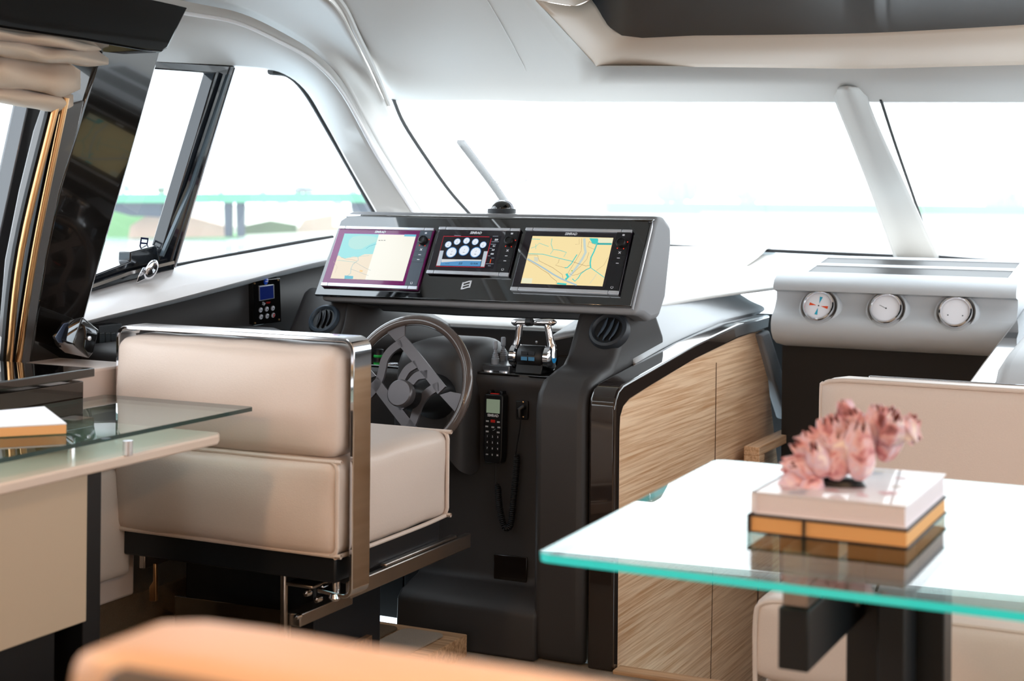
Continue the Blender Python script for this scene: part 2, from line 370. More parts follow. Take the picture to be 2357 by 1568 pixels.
# ---- windscreen
def glasspane(name,pxs,fn,off,m,th=0.006): 
    pts=[fn(x,y,off) for x,y in pxs]; n_=(pts[1]-pts[0]).cross(pts[2]-pts[0]).normalized(); return struct(build(name,(pts,[tuple(range(len(pts)))]),m,smooth=False))
glasspane('window_4',[(880,205),(1960,210),(2110,640),(1500,620),(1100,600),(1000,480)],onS,0.05,M['wscreen'])
glasspane('window_5',[(2015,210),(2900,210),(2900,640),(2150,640)],onS,0.05,M['wscreen'])
struct(build('trim_mullion',MB().add(patch([[onS(x,y,o_) for x,y,o_ in [(1915,200,0.06),(1925,236,0.0),(1962,330,-0.03),(2010,455,-0.03),(2058,590,0.0),(2075,625,0.06)]],[onS(x,y,-0.07) for x,y in [(1950,200),(1962,240),(2000,340),(2050,460),(2105,590),(2120,625)]],[onS(x,y,o_) for x,y,o_ in [(1990,200,0.06),(2000,236,0.0),(2040,330,-0.03),(2098,455,-0.03),(2160,590,0.0),(2180,625,0.06)]]],5)),M['gel'],solid=0.01,off=0))
def gasket(name,pts,r=0.006,m='rubber'): return struct(build(name,tube(curve(pts,5),r,8),M[m]))
gasket('trim_gasket_port',[onS(x,y,0.02) for x,y in [(903,222),(930,285),(985,370),(1035,440),(1085,497)]],0.009)
gasket('trim_gasket_starboard',[onS(x,y,0.02) for x,y in [(2027,228),(2060,330),(2105,460),(2150,592)]],0.006)
gasket('trim_gasket_lower',[onS(x,y,-0.0) for x,y in [(1500,564),(1600,569),(1815,579),(1925,584),(2060,590)]],0.008)
gasket('trim_gasket_lower_starboard',[onS(x,y,-0.0) for x,y in [(2150,592),(2250,600),(2357,606),(2600,618)]],0.010)
# ---- side windows
glasspane('window_1',[(350,130),(535,150),(398,620),(180,690)],onW,-0.03,M['tint'])
glasspane('window_2',[(545,140),(650,150),(720,210),(880,500),(900,560),(380,630)],onW,-0.03,M['tint'])
w1=MB()
for q in ([(330,138),(542,152),(536,172),(330,157)],[(497,163),(542,152),(401,622),(357,630)],[(195,642),(300,602),(301,580),(362,565),(372,628),(196,676)]):
    w1.add(prism(quadW(q,0.03),V((-0.05,0,0))))
fr=build('trim_window_frame',w1,M['frame'],bevel=0.004); struct(fr)
w1=MB().add(ribbon([onW(525,172,0.045),onW(440,430,0.045),onW(372,590,0.045)],0.012,0.01,(1,0,0)))
struct(build('trim_window_track',w1,mat('grey_glass_edge',(84,96,104),0.2)))
struct(build('trim_window_strip',ribbon([onW(541,156,0.04),onW(470,385,0.04),onW(402,616,0.04)],0.006,0.006,(1,0,0)),M['silver']))
struct(build('trim_window_channel',MB().add(ribbon([onW(198,664,0.045),onW(300,628,0.045),onW(400,604,0.045)],0.006,0.01,(1,0,0))),M['steel']))
gasket('trim_window_gasket',[onW(x,y,0.0) for x,y in [(400,612),(580,578),(700,556),(765,546)]],0.007)
gasket('trim_window_gasket_front',[onW(x,y,0.0) for x,y in [(622,164),(665,172),(705,212),(760,305),(812,397),(870,500)]],0.013)
# sticker mark on the sliding pane
mk=MB(); fw=frame(onW(331,561,-0.025),(0,1,0),(0.2,0,1))
for a in ([(-0.02,0.016),(0.02,0.012),(0.02,0.018),(-0.02,0.022)],[(-0.016,0.0),(0.02,-0.003),(0.02,0.002),(-0.016,0.005)],[(-0.02,-0.016),(0.02,-0.02),(0.02,-0.014),(-0.02,-0.01)],[(-0.02,-0.012),(-0.013,-0.012),(-0.013,0.02),(-0.02,0.02)],[(0.014,-0.02),(0.02,-0.02),(0.02,0.014),(0.014,0.014)]): mk.add(poly2(a),0,fw)
tag(build('window_logo_sticker',mk,mat('dark_blue_print',(30,40,90),0.4),smooth=False),'small dark striped square logo sticker low on the sliding side window','sticker')
# latch knob
t=thing('window_latch','round chrome window latch knob at the lower corner of the sliding pane','latch',onW(330,622,0.05))
fw=frame(onW(348,621,0.09),(0.15,0.95,0.3),(0.2,-0.1,1),(0.75,-0.62,0.1))
build('knob',MB().add(lathe([(0.0,0.016),(0.020,0.014),(0.027,0.010),(0.031,0.004),(0.031,-0.004),(0.026,-0.008),(0.018,-0.012),(0.016,-0.045)],32),0,fw),M['chrome'],t)
build('latch_bracket',MB().add(prism([fw((-0.055,-0.025,-0.03)),fw((0.01,-0.025,-0.03)),fw((0.0,0.012,-0.03)),fw((-0.03,0.02,-0.03)),fw((-0.045,0.0,-0.03))],fw((0,0,-0.04))-fw((0,0,-0.03)))),M['chrome'],t,bevel=0.003)
# ---- black pillar, rails and rear side window
struct(build('trim_pillar',MB().add(prism(quadW([(243,80),(372,112),(300,372),(240,575),(196,735),(190,850),(64,860),(72,800),(102,600),(135,440),(176,300),(190,250)],0.165),V((-0.10,0.0,0)))),mat('black_brown_lacquer',(20,17,15),0.09,coat=0.7),bevel=0.01))
struct(build('trim_pillar_flange',MB().add(prism(quadW([(196,230),(180,300),(138,440),(106,600),(66,860),(48,860),(72,600),(104,440),(138,300),(158,240)],0.175),V((-0.10,0.0,0)))),mat('grey_lacquer',(96,94,94),0.25,coat=0.4),bevel=0.006))
struct(build('trim_rear_mullion',MB().add(prism(quadW([(76,190),(165,190),(60,860),(-70,860)],0.0),V((-0.06,0,0)))),mat('grey_window_mullion',(70,72,76),0.2,coat=0.5),bevel=0.004))
glasspane('window_3',[(-400,120),(160,150),(40,830),(-600,830)],onW,-0.05,M['tint'])
for k,(a,b) in enumerate([((134,225),(18,860)),((152,225),(38,860))]):
    p=[onW(a[0],a[1],0.18),onW(a[0]*0.45+b[0]*0.55-[20,8][k],a[1]*0.45+b[1]*0.55,0.18),onW(b[0],b[1],0.18)]
    c=[cr(p,i/6) for i in range(13)]
    tag(build('blind_rail',MB().add(tube(c,0.0095,12)).add(ribbon([q+V((-0.02,0.0,0)) for q in c],0.012,0.02,(1,0,0)),1),[M['brass'],M['rubber']]),['brass blind guide rail, the one nearer the window pane','brass blind guide rail, the one nearer the black pillar'][k],'rail','blind guide rails')
# black valance over the windows
vf=[onX(x,y,-2.86) for x,y in [(-400,0),(0,63),(200,93),(330,116),(372,121),(386,112),(437,10),(400,4),(200,-25),(-400,-120)]]
struct(build('trim_valance',prism(vf,V((-0.30,0,0))),M['blackmid'],bevel=0.006))
# blind folds
shade=thing('roman_blind','gathered beige cloth roman blind hanging in folds under the black valance','blind',onX(100,150,-3.0))
def fold(name,y0,y1,xr,dep,seed,xbase=-3.0):
    rows=[]; prof=[(0.0,0.0),(0.35,0.25),(0.9,0.5),(1.0,0.72),(0.75,0.93),(0.25,1.0),(-0.1,0.9)]
    for d,s in prof:
        r=[]
        for k in range(15):
            u=k/14; px=-420+(xr+420)*u; yy=(y0+(y1-y0)*s)+(px-0)*0.13 - 0.13*xr*0.0
            e=1-max(0,(u-0.93)/0.07)**2*0.55
            wob=noise.noise(V((u*9+seed,s*1.7,seed)))*0.035
            p=onX(px,y0+0.13*px+(y1-y0)*(0.5+(s-0.5)*(e)),xbase+dep*d*e+wob*0.5+0.012*math.sin(u*23+seed)); r.append(p+V((0,0,wob*0.4)))
        rows.append(r)
    build(name,patch(rows,3,4),M['cloth'],shade,solid=0.004)
fold('cloth_fold',44,96,238,0.11,1.3); fold('cloth_fold',78,128,249,0.14,7.7,-3.02); fold('cloth_fold',118,200,184,0.09,4.1,-3.04); fold('cloth_fold',186,240,168,0.07,9.4,-3.06)
# ---- saloon shell behind the camera (gives the cabin its light and reflections)
struct(build('wall_left_saloon',MB().add(box(-3.46,-3.36,-3,2.4,0,1.0)).add(box(-3.2,-3.1,-3,2.2,1.85,2.05)).add(box(-3.3,-3.2,-3,0.3,1.0,1.9)),M['cream']))
struct(build('wall_right',MB().add(box(1.15,1.25,-3,6.2,0,0.95)).add(box(1.05,1.15,-3,6.0,1.85,2.05)).add(box(1.1,1.2,1.6,1.8,0.95,1.85)).add(box(1.1,1.2,-3,0.6,0.95,1.85)),M['cream']))
struct(build('wall_back',MB().add(box(-3.5,-1.4,-3.1,-3,0,2.05)).add(box(-0.4,1.2,-3.1,-3,0,2.05)).add(box(-1.4,-0.4,-3.1,-3,1.9,2.05)),M['oakx']))
# ---- dashboard plateau under the windscreen and forward bulkhead
rowsP=[]
for Y_,z_ in ((5.08,0.86),(5.10,0.945),(5.16,0.965),(5.6,1.0),(6.2,1.07),(6.75,1.16),(6.95,1.20),(7.15,1.12)):
    rowsP.append([V((x,Y_+0.0,z_)) for x in (-3.62,-3.2,-2.7,-2.3,-2.1)])
struct(build('dashboard_shelf',patch(rowsP,3,3),M['gel'],solid=0.006),)
bpy.data.objects['dashboard_shelf'].name='trim_dashboard_shelf'
rr=[]
TP=[(4.38,0.80),(4.459,0.862),(4.679,0.884),(5.09,0.930),(5.568,0.962),(5.95,0.972)]
for i,(Y_,z_) in enumerate(((4.75,0.892),(5.09,0.930),(5.4,0.952),(5.62,0.962),(5.80,0.968),(6.1,0.975))):
    k=[0,0,0.0,0.01,0.02,0.03][i]
    rr.append([V((-1.886,Y_,z_-0.003)),V((-1.90+k,Y_,z_+0.012)),V((-1.955+k,Y_,z_+0.035)),V((-2.03+k,Y_,z_+0.075)),V((-2.085+k,Y_,z_+0.085)),V((-2.2,Y_,z_+0.085 if Y_>5.05 else z_+0.06))])
struct(build('trim_dash_shoulder',patch([[r[j] for r in rr] for j in range(6)],4,4),M['dash_glare'],solid=0.012,off=0))
rowsQ=[]
for Y_,z_ in ((5.3,1.02),(5.9,1.06),(6.4,1.10),(6.75,1.14),(6.93,1.168)):
    rowsQ.append([V((x,Y_,z_)) for x in (-2.25,-2.0,-1.6,-1.2,-0.8,-0.2,1.0)])
struct(build('trim_windscreen_ledge',patch(rowsQ[2:],3,3),M['gel'],solid=0.006))
struct(build('trim_dash_top',patch([[V((-2.3,5.3,1.012)),V((-2.15,5.3,1.03)),V((-2.05,5.3,1.03))],[V((-2.3,5.7,1.03)),V((-2.1,5.7,1.045)),V((-1.96,5.7,1.05))],[V((-2.3,6.1,1.07)),V((-2.0,6.1,1.08)),V((-1.7,6.1,1.09))],[V((-2.3,6.5,1.13)),V((-2.0,6.5,1.13)),V((-1.6,6.5,1.13))]],4),M['gel'],solid=0.01))
struct(build('wall_front',MB().add(box(-3.6,1.2,6.9,6.95,-0.9,0.9)),M['black']))
# ---- wood lining of the companionway
ow=[(-1.818,3.0)]
side=[(4.40,-0.9)]+[(4.40,0.79)]+[(4.478,0.83),(4.88,0.875),(5.32,0.92),(5.9,0.945),(5.93,0.9),(6.15,0.35),(6.25,-0.9)]
struct(build('wall_companionway_port',prismX(side,-1.86,-1.818),M['oak']))
struct(build('trim_panel_joint',MB().add(tube([onX(1649,835,-1.8165),onX(1646,1060,-1.8165),onX(1635,1600,-1.8165)],0.0012,6)).add(tube([onX(1745,1330,-1.8165),onX(1738,1620,-1.8165)],0.004,6)),mat('joint_shadow_gap',(86,56,36),0.7)))
struct(build('trim_door_post',prism([onX(x,y,-1.79) for x,y in [(1752,770),(1772,760),(1800,850),(1832,955),(1826,968),(1810,966),(1780,870)]],V((-0.05,0.02,0))),M['dash_lit'],bevel=0.012,seg=3))
hr=MB()
for q in ([(1748,1030),(1830,992),(1830,1012),(1748,1050)],[(1748,1050),(1748,1230),(1760,1225),(1760,1045)]): hr.add(prism([onX(x,y,-1.72) for x,y in q],V((-0.06,0,0))))
tag(build('wooden_handrail',hr,M['oak'],bevel=0.003),'small oak framed handrail at the head of the companionway stairs','handrail')
# ================================================================== HELM CONSOLE
hc=thing('helm_console','dark grey moulded steering console with black gloss screen panel and two air vents','console',(-2.45,4.5,0))
# right leg of the console: side profile extruded across
prof=[(4.375,0.0),(4.365,0.10),(4.365,0.78),(4.38,0.83),(4.42,0.868),(4.50,0.888),(4.57,0.902),(4.606,0.93),(4.625,0.957),(4.715,1.083),(4.74,1.095),(4.95,1.07),(5.05,0.96),(5.0,0.5),(4.9,0.0)]
build('console_leg',MB().add(prismX(prof,-2.068,-1.893)),M['dash'],hc,bevel=0.028,seg=5)
# port pod under the left vent
profl=[(4.50,0.55),(4.46,0.80),(4.50,0.89),(4.59,0.91),(4.625,0.957),(4.715,1.083),(4.74,1.095),(5.0,1.07),(5.05,0.9),(5.0,0.5)]
build('vent_pod',MB().add(prismX(profl,-3.16,-2.93)),M['dash'],hc,bevel=0.03,seg=5)
build('pod_flare',patch([[V((-2.95,4.70,1.06)),V((-2.93,4.9,1.06)),V((-2.88,5.1,1.0))],[V((-2.94,4.67,1.03)),V((-2.86,4.85,1.0)),V((-2.78,5.1,0.96))],[V((-2.93,4.62,0.95)),V((-2.84,4.8,0.92)),V((-2.72,5.1,0.90))],[V((-2.95,4.55,0.88)),V((-2.88,4.75,0.865)),V((-2.76,5.1,0.862))]],4),M['dash'],hc,solid=0.01)
# front face (recess) with rolled top edge, ledge at the foot
ff=[(4.62,0.855),(4.52,0.862),(4.495,0.855),(4.488,0.835),(4.50,0.80),(4.505,0.78),(4.505,0.22),(4.49,0.195),(4.38,0.165),(4.355,0.14),(4.35,0.0),(4.8,0.0),(4.8,0.855)]
build('console_front',prismX(ff,-2.545,-2.05),M['dash'],hc,bevel=0.012,seg=3)
fl_=[(4.62,0.855),(4.52,0.862),(4.495,0.855),(4.488,0.835),(4.50,0.80),(4.505,0.62),(4.60,0.55),(4.60,0.0),(4.8,0.0),(4.8,0.855)]
build('console_front_port',prismX(fl_,-3.1,-2.545),M['dash'],hc,bevel=0.012,seg=3)
build('foot_panel',MB().add(box(-2.80,-2.655,4.585,4.597,0.0,0.5)).add(box(-2.648,-2.55,4.585,4.597,0.0,0.5)),M['navy'],hc,bevel=0.002)
build('console_desk',box(-3.0,-2.05,4.50,5.09,0.84,0.864),M['blackgloss'],hc,bevel=0.003)
build('desk_riser',prism([(-3.0,5.075,0.864),(-2.05,5.075,0.864),(-2.05,5.075,0.95),(-3.0,5.075,0.95)],(0,0.02,0)),M['dash'],hc,bevel=0.004)
# steering column cowl
cow=[]
for yy,w,zt,zb in ((4.40,0.08,0.86,0.60),(4.42,0.125,0.92,0.55),(4.50,0.145,0.948,0.55),(4.64,0.15,0.955,0.70),(4.74,0.14,0.945,0.80),(4.78,0.11,0.90,0.85)):
    c=-2.47; cow.append([V((c-w,yy,zb)),V((c-w*1.0,yy,(zt+zb)/2)),V((c-w*0.88,yy,zt-0.035)),V((c-w*0.6,yy,zt)),V((c,yy,zt+0.004)),V((c+w*0.6,yy,zt)),V((c+w*0.88,yy,zt-0.035)),V((c+w,yy,(zt+zb)/2)),V((c+w,yy,zb))])
cm=MB().add(patch(cow,4,5)); cm.add(([tuple(p) for p in curve(cow[0],4)],[tuple(range(33))]))
build('column_cowl',cm,M['dash'],hc)
build('inspection_plate',prism([onY(x,y,4.50) for x,y in [(1138,1275),(1215,1283),(1213,1362),(1138,1354)]],(0,-0.006,0)),mat('black_brown_plate',(30,24,21),0.15,coat=0.3),hc,bevel=0.002)
# binnacle housing and gloss screen panel
TILT=math.radians(30); PB=V((-2.45,4.62,0)); b0=onY(1086,695,4.62); PO=V((-3.042,4.62,b0.z))
EY=V((0,math.sin(TILT),math.cos(TILT))); EN=V((0,-math.cos(TILT),math.sin(TILT)))
def pp(s,t,n=0.0): return PO+V((1,0,0))*s+EY*t+EN*n
pan=frame(PO,(1,0,0),EY,EN)
def st(px,py):          # pixel -> panel coordinates
    p=onP(px,py,EN,EN.dot(PO)); d=p-PO; return (d.x,d.dot(EY))
z0=b0.z
hp=[(4.63,z0-0.02),(4.79,z0+0.272),(4.815,z0+0.292),(4.88,z0+0.29),(4.945,z0+0.26),(4.95,z0+0.20),(4.90,z0+0.02),(4.84,z0-0.045),(4.76,z0-0.05),(4.70,z0-0.03)]
build('screen_housing',prismX(hp,-3.03,-1.835),M['dash_lit'],hc,bevel=0.02,seg=4)
ps=[(0.0,0.0),(1.19,0.008)]+[(1.197,0.30),(1.19,0.318)]+[(0.06,0.318),(0.03,0.312),(0.012,0.298)]
gp=MB().add(prism([pp(s,t,-0.012) for s,t in ps],EN*0.014))
build('screen_panel',gp,M['piano'],hc,bevel=0.002)
build('panel_edge_bead',ribbon([pp(1.197,0.0,-0.004),pp(1.202,0.30,-0.004),pp(1.196,0.322,-0.012)],0.006,0.004,EN),M['silver'],hc)
tp=[[pp(s,0.314,0.0),pp(s,0.326,-0.008),pp(s,0.335,-0.03),pp(s,0.33,-0.075),pp(s,0.30,-0.15)] for s in (0.03,0.3,0.6,0.9,1.2)]
build('panel_top_hood',patch(tp,3,4),M['blackgloss'],hc,solid=0.006)
# slotted strip under the panel
sp_=MB(); q=[(0.135,-0.008),(1.18,-0.006),(1.13,-0.075),(0.22,-0.075)]
for x0,x1,y0,y1 in ((-2.93,-1.94,4.635,4.66),): pass
l0=[onY(x,y,4.70) for x,y in [(726,690),(1452,712),(1358,738),(1200,733),(1050,727),(880,716),(868,705)]]
build('slotted_strip',prism(l0,(0,0.04,0)),M['navy'],hc,bevel=0.004)
for a in ([(884,699),(1058,706),(1058,711),(884,704)],[(1138,709),(1322,717),(1324,722),(1138,714)]):
    build('air_slot',prism([onY(x,y,4.697) for x,y in a],(0,-0.002,0)),M['black'],hc,bevel=0.001)
# emblem on the panel
mk=MB(); c=st(1074,657); fl=frame(pp(c[0],c[1],0.003),(1,0,0),EY,EN)
def wav(x): return 0.0022*math.sin(x/0.017*2.2)
for y0,y1,x0,x1 in ((0.0085,0.0135,-0.017,0.017),(-0.002,0.002,-0.017,0.017),(-0.0135,-0.0085,-0.017,0.017),(-0.0135,0.0135,-0.017,-0.011),(-0.0135,0.0135,0.011,0.017)):
    xs_=[x0+(x1-x0)*i/8 for i in range(9)]; mk.add(poly2([(x,y0+wav(x)+x*0.12) for x in xs_]+[(x,y1+wav(x)+x*0.12) for x in reversed(xs_)]),0,fl)
build('emblem',mk,M['white'],hc,smooth=False)
# air vents
VT=math.radians(35.5); vey=V((0,math.sin(VT),math.cos(VT))); ven=V((0,-math.cos(VT),math.sin(VT)))
def airvent(px,py,R,rot,mring,mbl):
    n=ven; k=n.dot(V((0,4.670,1.020))); c=onP(px,py,n,k)
    f=frame(c,(1,0,0),vey,ven)
    g=lambda p:f((p[0]*math.cos(rot)-p[1]*math.sin(rot),p[0]*math.sin(rot)+p[1]*math.cos(rot),p[2]))
    v=build('air_vent',MB().add(lathe([(R*0.66,-0.004),(R*0.70,0.010),(R*0.80,0.017),(R*0.93,0.014),(R,0.004),(R,-0.012)],48),0,f),mring,hc)
    build('vent_bowl',MB().add(lathe([(0.0,0.001),(R*0.4,0.001),(R*0.68,0.002),(R*0.72,0.006)],40),0,f),M['black'],v)
    for x,w in ((-0.30,0.50),(0.04,0.60),(0.34,0.50)):
        H=R*math.sqrt(max(0.02,0.62**2-(x)**2)); rows=[]
        for i in range(9):
            a=-1+2*i/8; yy=a*H; xo=R*x+R*0.13*(1-a*a)
            rows.append([V(g((xo-R*0.26*math.sqrt(max(0,1-a*a))*w*2,yy,0.0025))),V(g((xo,yy,0.015)))])
        build('vent_blade',lpatch([[r[0] for r in rows],[r[1] for r in rows]],2),mbl,v,solid=0.0025)
airvent(747,737,0.060,0.12,M['vent'],M['ventd']); airvent(1402,762,0.068,-0.25,M['ventd'],M['vent'])
# socket plate for the radio cable
build('socket_plate',prism([onY(x,y,4.50) for x,y in [(1190,922),(1217,923),(1217,965),(1190,965)]],(0,-0.008,0)),M['black'],hc,bevel=0.002)
for x,y in ((1204,926),(1204,960)):
    build('screw',MB().add(lathe([(0.0,0.002),(0.003,0.001),(0.0035,0)],12),0,frame(onY(x,y,4.491),(1,0,0),(0,0,1))),M['brass'],hc)
# desk fittings
def ondesk(px,py,h=0.864): return onZ(px,py,h)
for x,y in ((1086,853),(1112,857),(1141,861),(868,853),(880,842),(893,849),(905,838)):
    p=ondesk(x,y); p.y=max(p.y,4.535+0.0); build('push_button',MB().add(lathe([(0.017,0.0),(0.017,0.003),(0.013,0.004),(0.0,0.0035)],24),0,frame(p,(1,0,0),(0,1,0))),M['silver'],hc)
p=ondesk(872,828)
kb=build('rotary_knob',MB().add(lathe([(0.017,0.0),(0.017,0.010),(0.016,0.012),(0.0165,0.035),(0.012,0.037),(0.0,0.037)],28),0,frame(p,(1,0,0),(0,1,0))),M['black'],hc)
build('knob_ring',MB().add(lathe([(0.0172,0.008),(0.0185,0.010),(0.0185,0.015),(0.0172,0.017)],28),0,frame(p,(1,0,0),(0,1,0))),mat('green_ring',(40,190,80),0.4),kb)
p=ondesk(932,842); build('rotary_knob',MB().add(lathe([(0.013,0.0),(0.013,0.03),(0.010,0.032),(0.0,0.032)],24),0,frame(p+V((0,0.08,0)),(1,0,0),(0,1,0))),M['black'],hc)
for x,y in ((1069,780),(1235,788)):
    build('screw',MB().add(lathe([(0.0,0.002),(0.004,0.001),(0.005,0)],12),0,frame(ondesk(x,y,0.868)+V((0,-0.5,0)) if False else onY(x,y,5.07),(1,0,0),(0,0,1))),M['silver'],hc)

# ================================================================== DISPLAYS
S_on=1.0
colr={}
def G(c,s=1.0):
    k=(c,s)
    if k not in colr: colr[k]=glow('screen_%02x%02x%02x'%c,c,s)
    return colr[k]
def display(quad,label,lit,screen_fn,bezel,brandc,strip_mat,knob=True):
    P=[st(*q) for q in quad]           # bl br tr tl
    s0=(P[0][0]+P[3][0])/2; s1=(P[1][0]+P[2][0])/2; t0=(P[0][1]+P[1][1])/2; t1=(P[2][1]+P[3][1])/2
    W,H=s1-s0,t1-t0; root=thing('chart_plotter',label,'display',pp(s0,t0,0),'chart plotters in the helm panel')
    f=frame(pp(s0,t0,0),(1,0,0),EY,EN)
    build('case',MB().add(box(0,W,0,H,0.0022,0.012),0,f),bezel,root,bevel=0.002)
    for y0,y1,nm in ((H-0.010,H,'top_trim'),(0,0.012,'bottom_trim')):
        b=MB()
        for x0,x1 in ((0.0,0.027),(0.0285,W-0.037),(W-0.0355,W)): b.add(box(x0,x1,y0,y1,0.010,0.0165),0,f)
        build('trim_bar',b,M['silver'],root,bevel=0.001)
    kx=W-0.052
    cp=build('control_strip',MB().add(box(kx,W-0.004,0.013,H-0.011,0.012,0.0135),0,f),strip_mat,root)
    cx=W-0.027
    if knob:
        kr=MB().add(lathe([(0.017,0.0),(0.017,0.012),(0.015,0.016),(0.011,0.017),(0.010,0.014),(0.0,0.0135)],32),0,frame(f((cx,H-0.052,0.0135)),(1,0,0),EY,EN))
        for a in (20,-60,-125):
            a=math.radians(a); kr.add(shift(disc2(cx+0.0205*math.cos(a),H-0.052+0.0205*math.sin(a),0.0022,8),0,0,0.0139),1,f)
        build('rotary_knob',kr,[M['black'],G((230,60,40))],root)
    for yy,nm in ((H-0.020,'menu'),(H-0.085,'x'),(H-0.105,'wpt'),(H-0.124,'mob'),(0.024,'power')):
        if yy<0.03 and nm!='power': continue
        if yy<0.035 and nm!='power': continue
        b=MB()
        b.add(box(kx+0.002,W-0.006,yy-0.009,yy+0.009,0.0135,0.0142),0,f)
        if nm=='x': b.add(shift(strip2([(-0.004,-0.004),(0.004,0.004)],0.002),cx,yy,0.0146),1,f).add(shift(strip2([(-0.004,0.004),(0.004,-0.004)],0.002),cx,yy,0.0146),1,f)
        elif nm=='power': b.add(shift(strip2([(0.004*math.cos(a),0.004*math.sin(a)) for a in [2.0+i*5.4/12 for i in range(13)]],0.0013),cx,yy,0.0146),1,f)
        elif nm=='menu': b.add(shift(poly2([(-0.004,-0.003),(0.004,-0.003),(0.004,0.003),(-0.004,0.003)]),cx,yy,0.0146),1,f)
        else: b.add(shift(strip2([(-0.005,0),(0.005,0)],0.0025),cx,yy,0.0146),1,f)
        build('key',b,[strip_mat,M['white']],root,smooth=False)
    # brand lettering
    build('brand_lettering',MB().add(shift(text2('SIMRAD',0.0125,0.18,0.0005),W*0.5 if not brandc else brandc*W,H-0.0195,0.0128),0,f),M['white'],root,smooth=False)
    sc=screen_fn(f,W,H,root); return root
def screen_build(name,items,f,root,base,rect,lv=0.0124):
    mats=[base]; b=MB(); b.add(([(rect[0],rect[2],lv),(rect[1],rect[2],lv),(rect[1],rect[3],lv),(rect[0],rect[3],lv)],[(0,1,2,3)]),0,f)
    for i,(vf,m) in enumerate(items):
        if m not in mats: mats.append(m)
        b.add(shift(vf,0,0,lv+0.00012+0.00001*i),mats.index(m),f)
    return build(name,b,mats,root,smooth=False)
def scr_pts(f0,pts):   # photo pixels -> local coordinates of a display whose origin is (s0,t0)
    return [(st(x,y)[0]-f0[0],st(x,y)[1]-f0[1]) for x,y in pts]
def origin(quad):
    P=[st(*q) for q in quad]; return ((P[0][0]+P[3][0])/2,(P[0][1]+P[1][1])/2)
Q1=[(745,664),(965,669),(1002,530),(783,525)]; Q2=[(986,635),(1176,639),(1200,530),(1014,528)]; Q3=[(1180,674),(1428,681),(1458,533),(1212,530)]
def zm(pts,x0,y0,k): return [(x0+x/k,y0+y/k) for x,y in pts]
A=lambda pts: zm(pts,700,480,5.6)       # coordinates read from enlargements of the photo
Bq=lambda pts: zm(pts,1100,480,5.124)
Cq=lambda pts: zm(pts,980,520,8.7125)
def s1(f,W,H,root):
    o=origin(Q1); T=lambda pts: scr_pts(o,A(pts)); R=T([(365,930),(1305,950),(1455,365),(535,345)])
    x0=(R[0][0]+R[3][0])/2; x1=(R[1][0]+R[2][0])/2; y0=(R[0][1]+R[1][1])/2; y1=(R[2][1]+R[3][1])/2
    sea=G((150,222,222),0.95); land=G((238,222,196),0.95); isl=G((176,224,216),0.95); it=[]
    xm=x0+(x1-x0)*0.485
    it.append((poly2([(xm,y0),(x1,y0),(x1,y1),(xm,y1)]),G((246,243,230),0.97)))
    it.append((poly2([(x0,y0),(xm,y0),(xm,y0+(y1-y0)*0.56)]+T([(800,612),(760,628),(715,650),(660,640),(600,655),(545,668),(500,655),(470,625),(450,640)])+[(x0,y0+(y1-y0)*0.50)]),land))
    it.append((poly2(T([(600,430),(650,385),(760,372),(900,380),(965,400),(950,450),(880,480),(820,510),(760,545),(680,550),(620,530),(590,490)])),isl))
    for l,w,c in (([(820,540),(860,510),(920,490),(955,478)],0.0016,(70,170,190)),([(715,650),(720,690),(650,740),(625,800),(620,860),(560,900)],0.0016,(120,190,200)),([(450,690),(520,695),(600,705),(690,715)],0.0012,(120,200,200)),([(690,720),(740,750),(830,800),(880,820)],0.001,(150,170,175)),([(620,800),(700,830),(800,870),(850,885)],0.001,(150,170,175)),([(500,650),(560,675),(640,680),(700,700),(660,740)],0.001,(190,150,120)),([(600,655),(720,640),(860,630)],0.001,(150,200,200)),([(400,700),(450,780),(420,850)],0.0008,(200,180,160))):
        it.append((strip2(T(l),w),G(c,0.9)))
    it.append((poly2(T([(545,885),(655,893),(650,930),(540,928)])),G((90,185,205),0.9)))
    it.append((poly2(T([(740,815),(780,820),(770,840),(735,835)])),G((250,205,130),0.9)))
    it.append((poly2([(x0,y1),(x1,y1),(x1,y1+0.003),(x0,y1+0.003)]),G((150,60,160),0.8)))
    it.append((poly2([(x1-0.047,y1-0.006),(x1,y1-0.006),(x1,y1+0.002),(x1-0.047,y1+0.002)]),G((110,200,225),0.9)))
    for k in range(3): it.append((strip2(T([(980+33*k,433),(1004+33*k,434)]),0.002),G((40,40,60),0.5)))
    screen_build('screen',it,f,root,sea,(x0,x1,y0,y1))
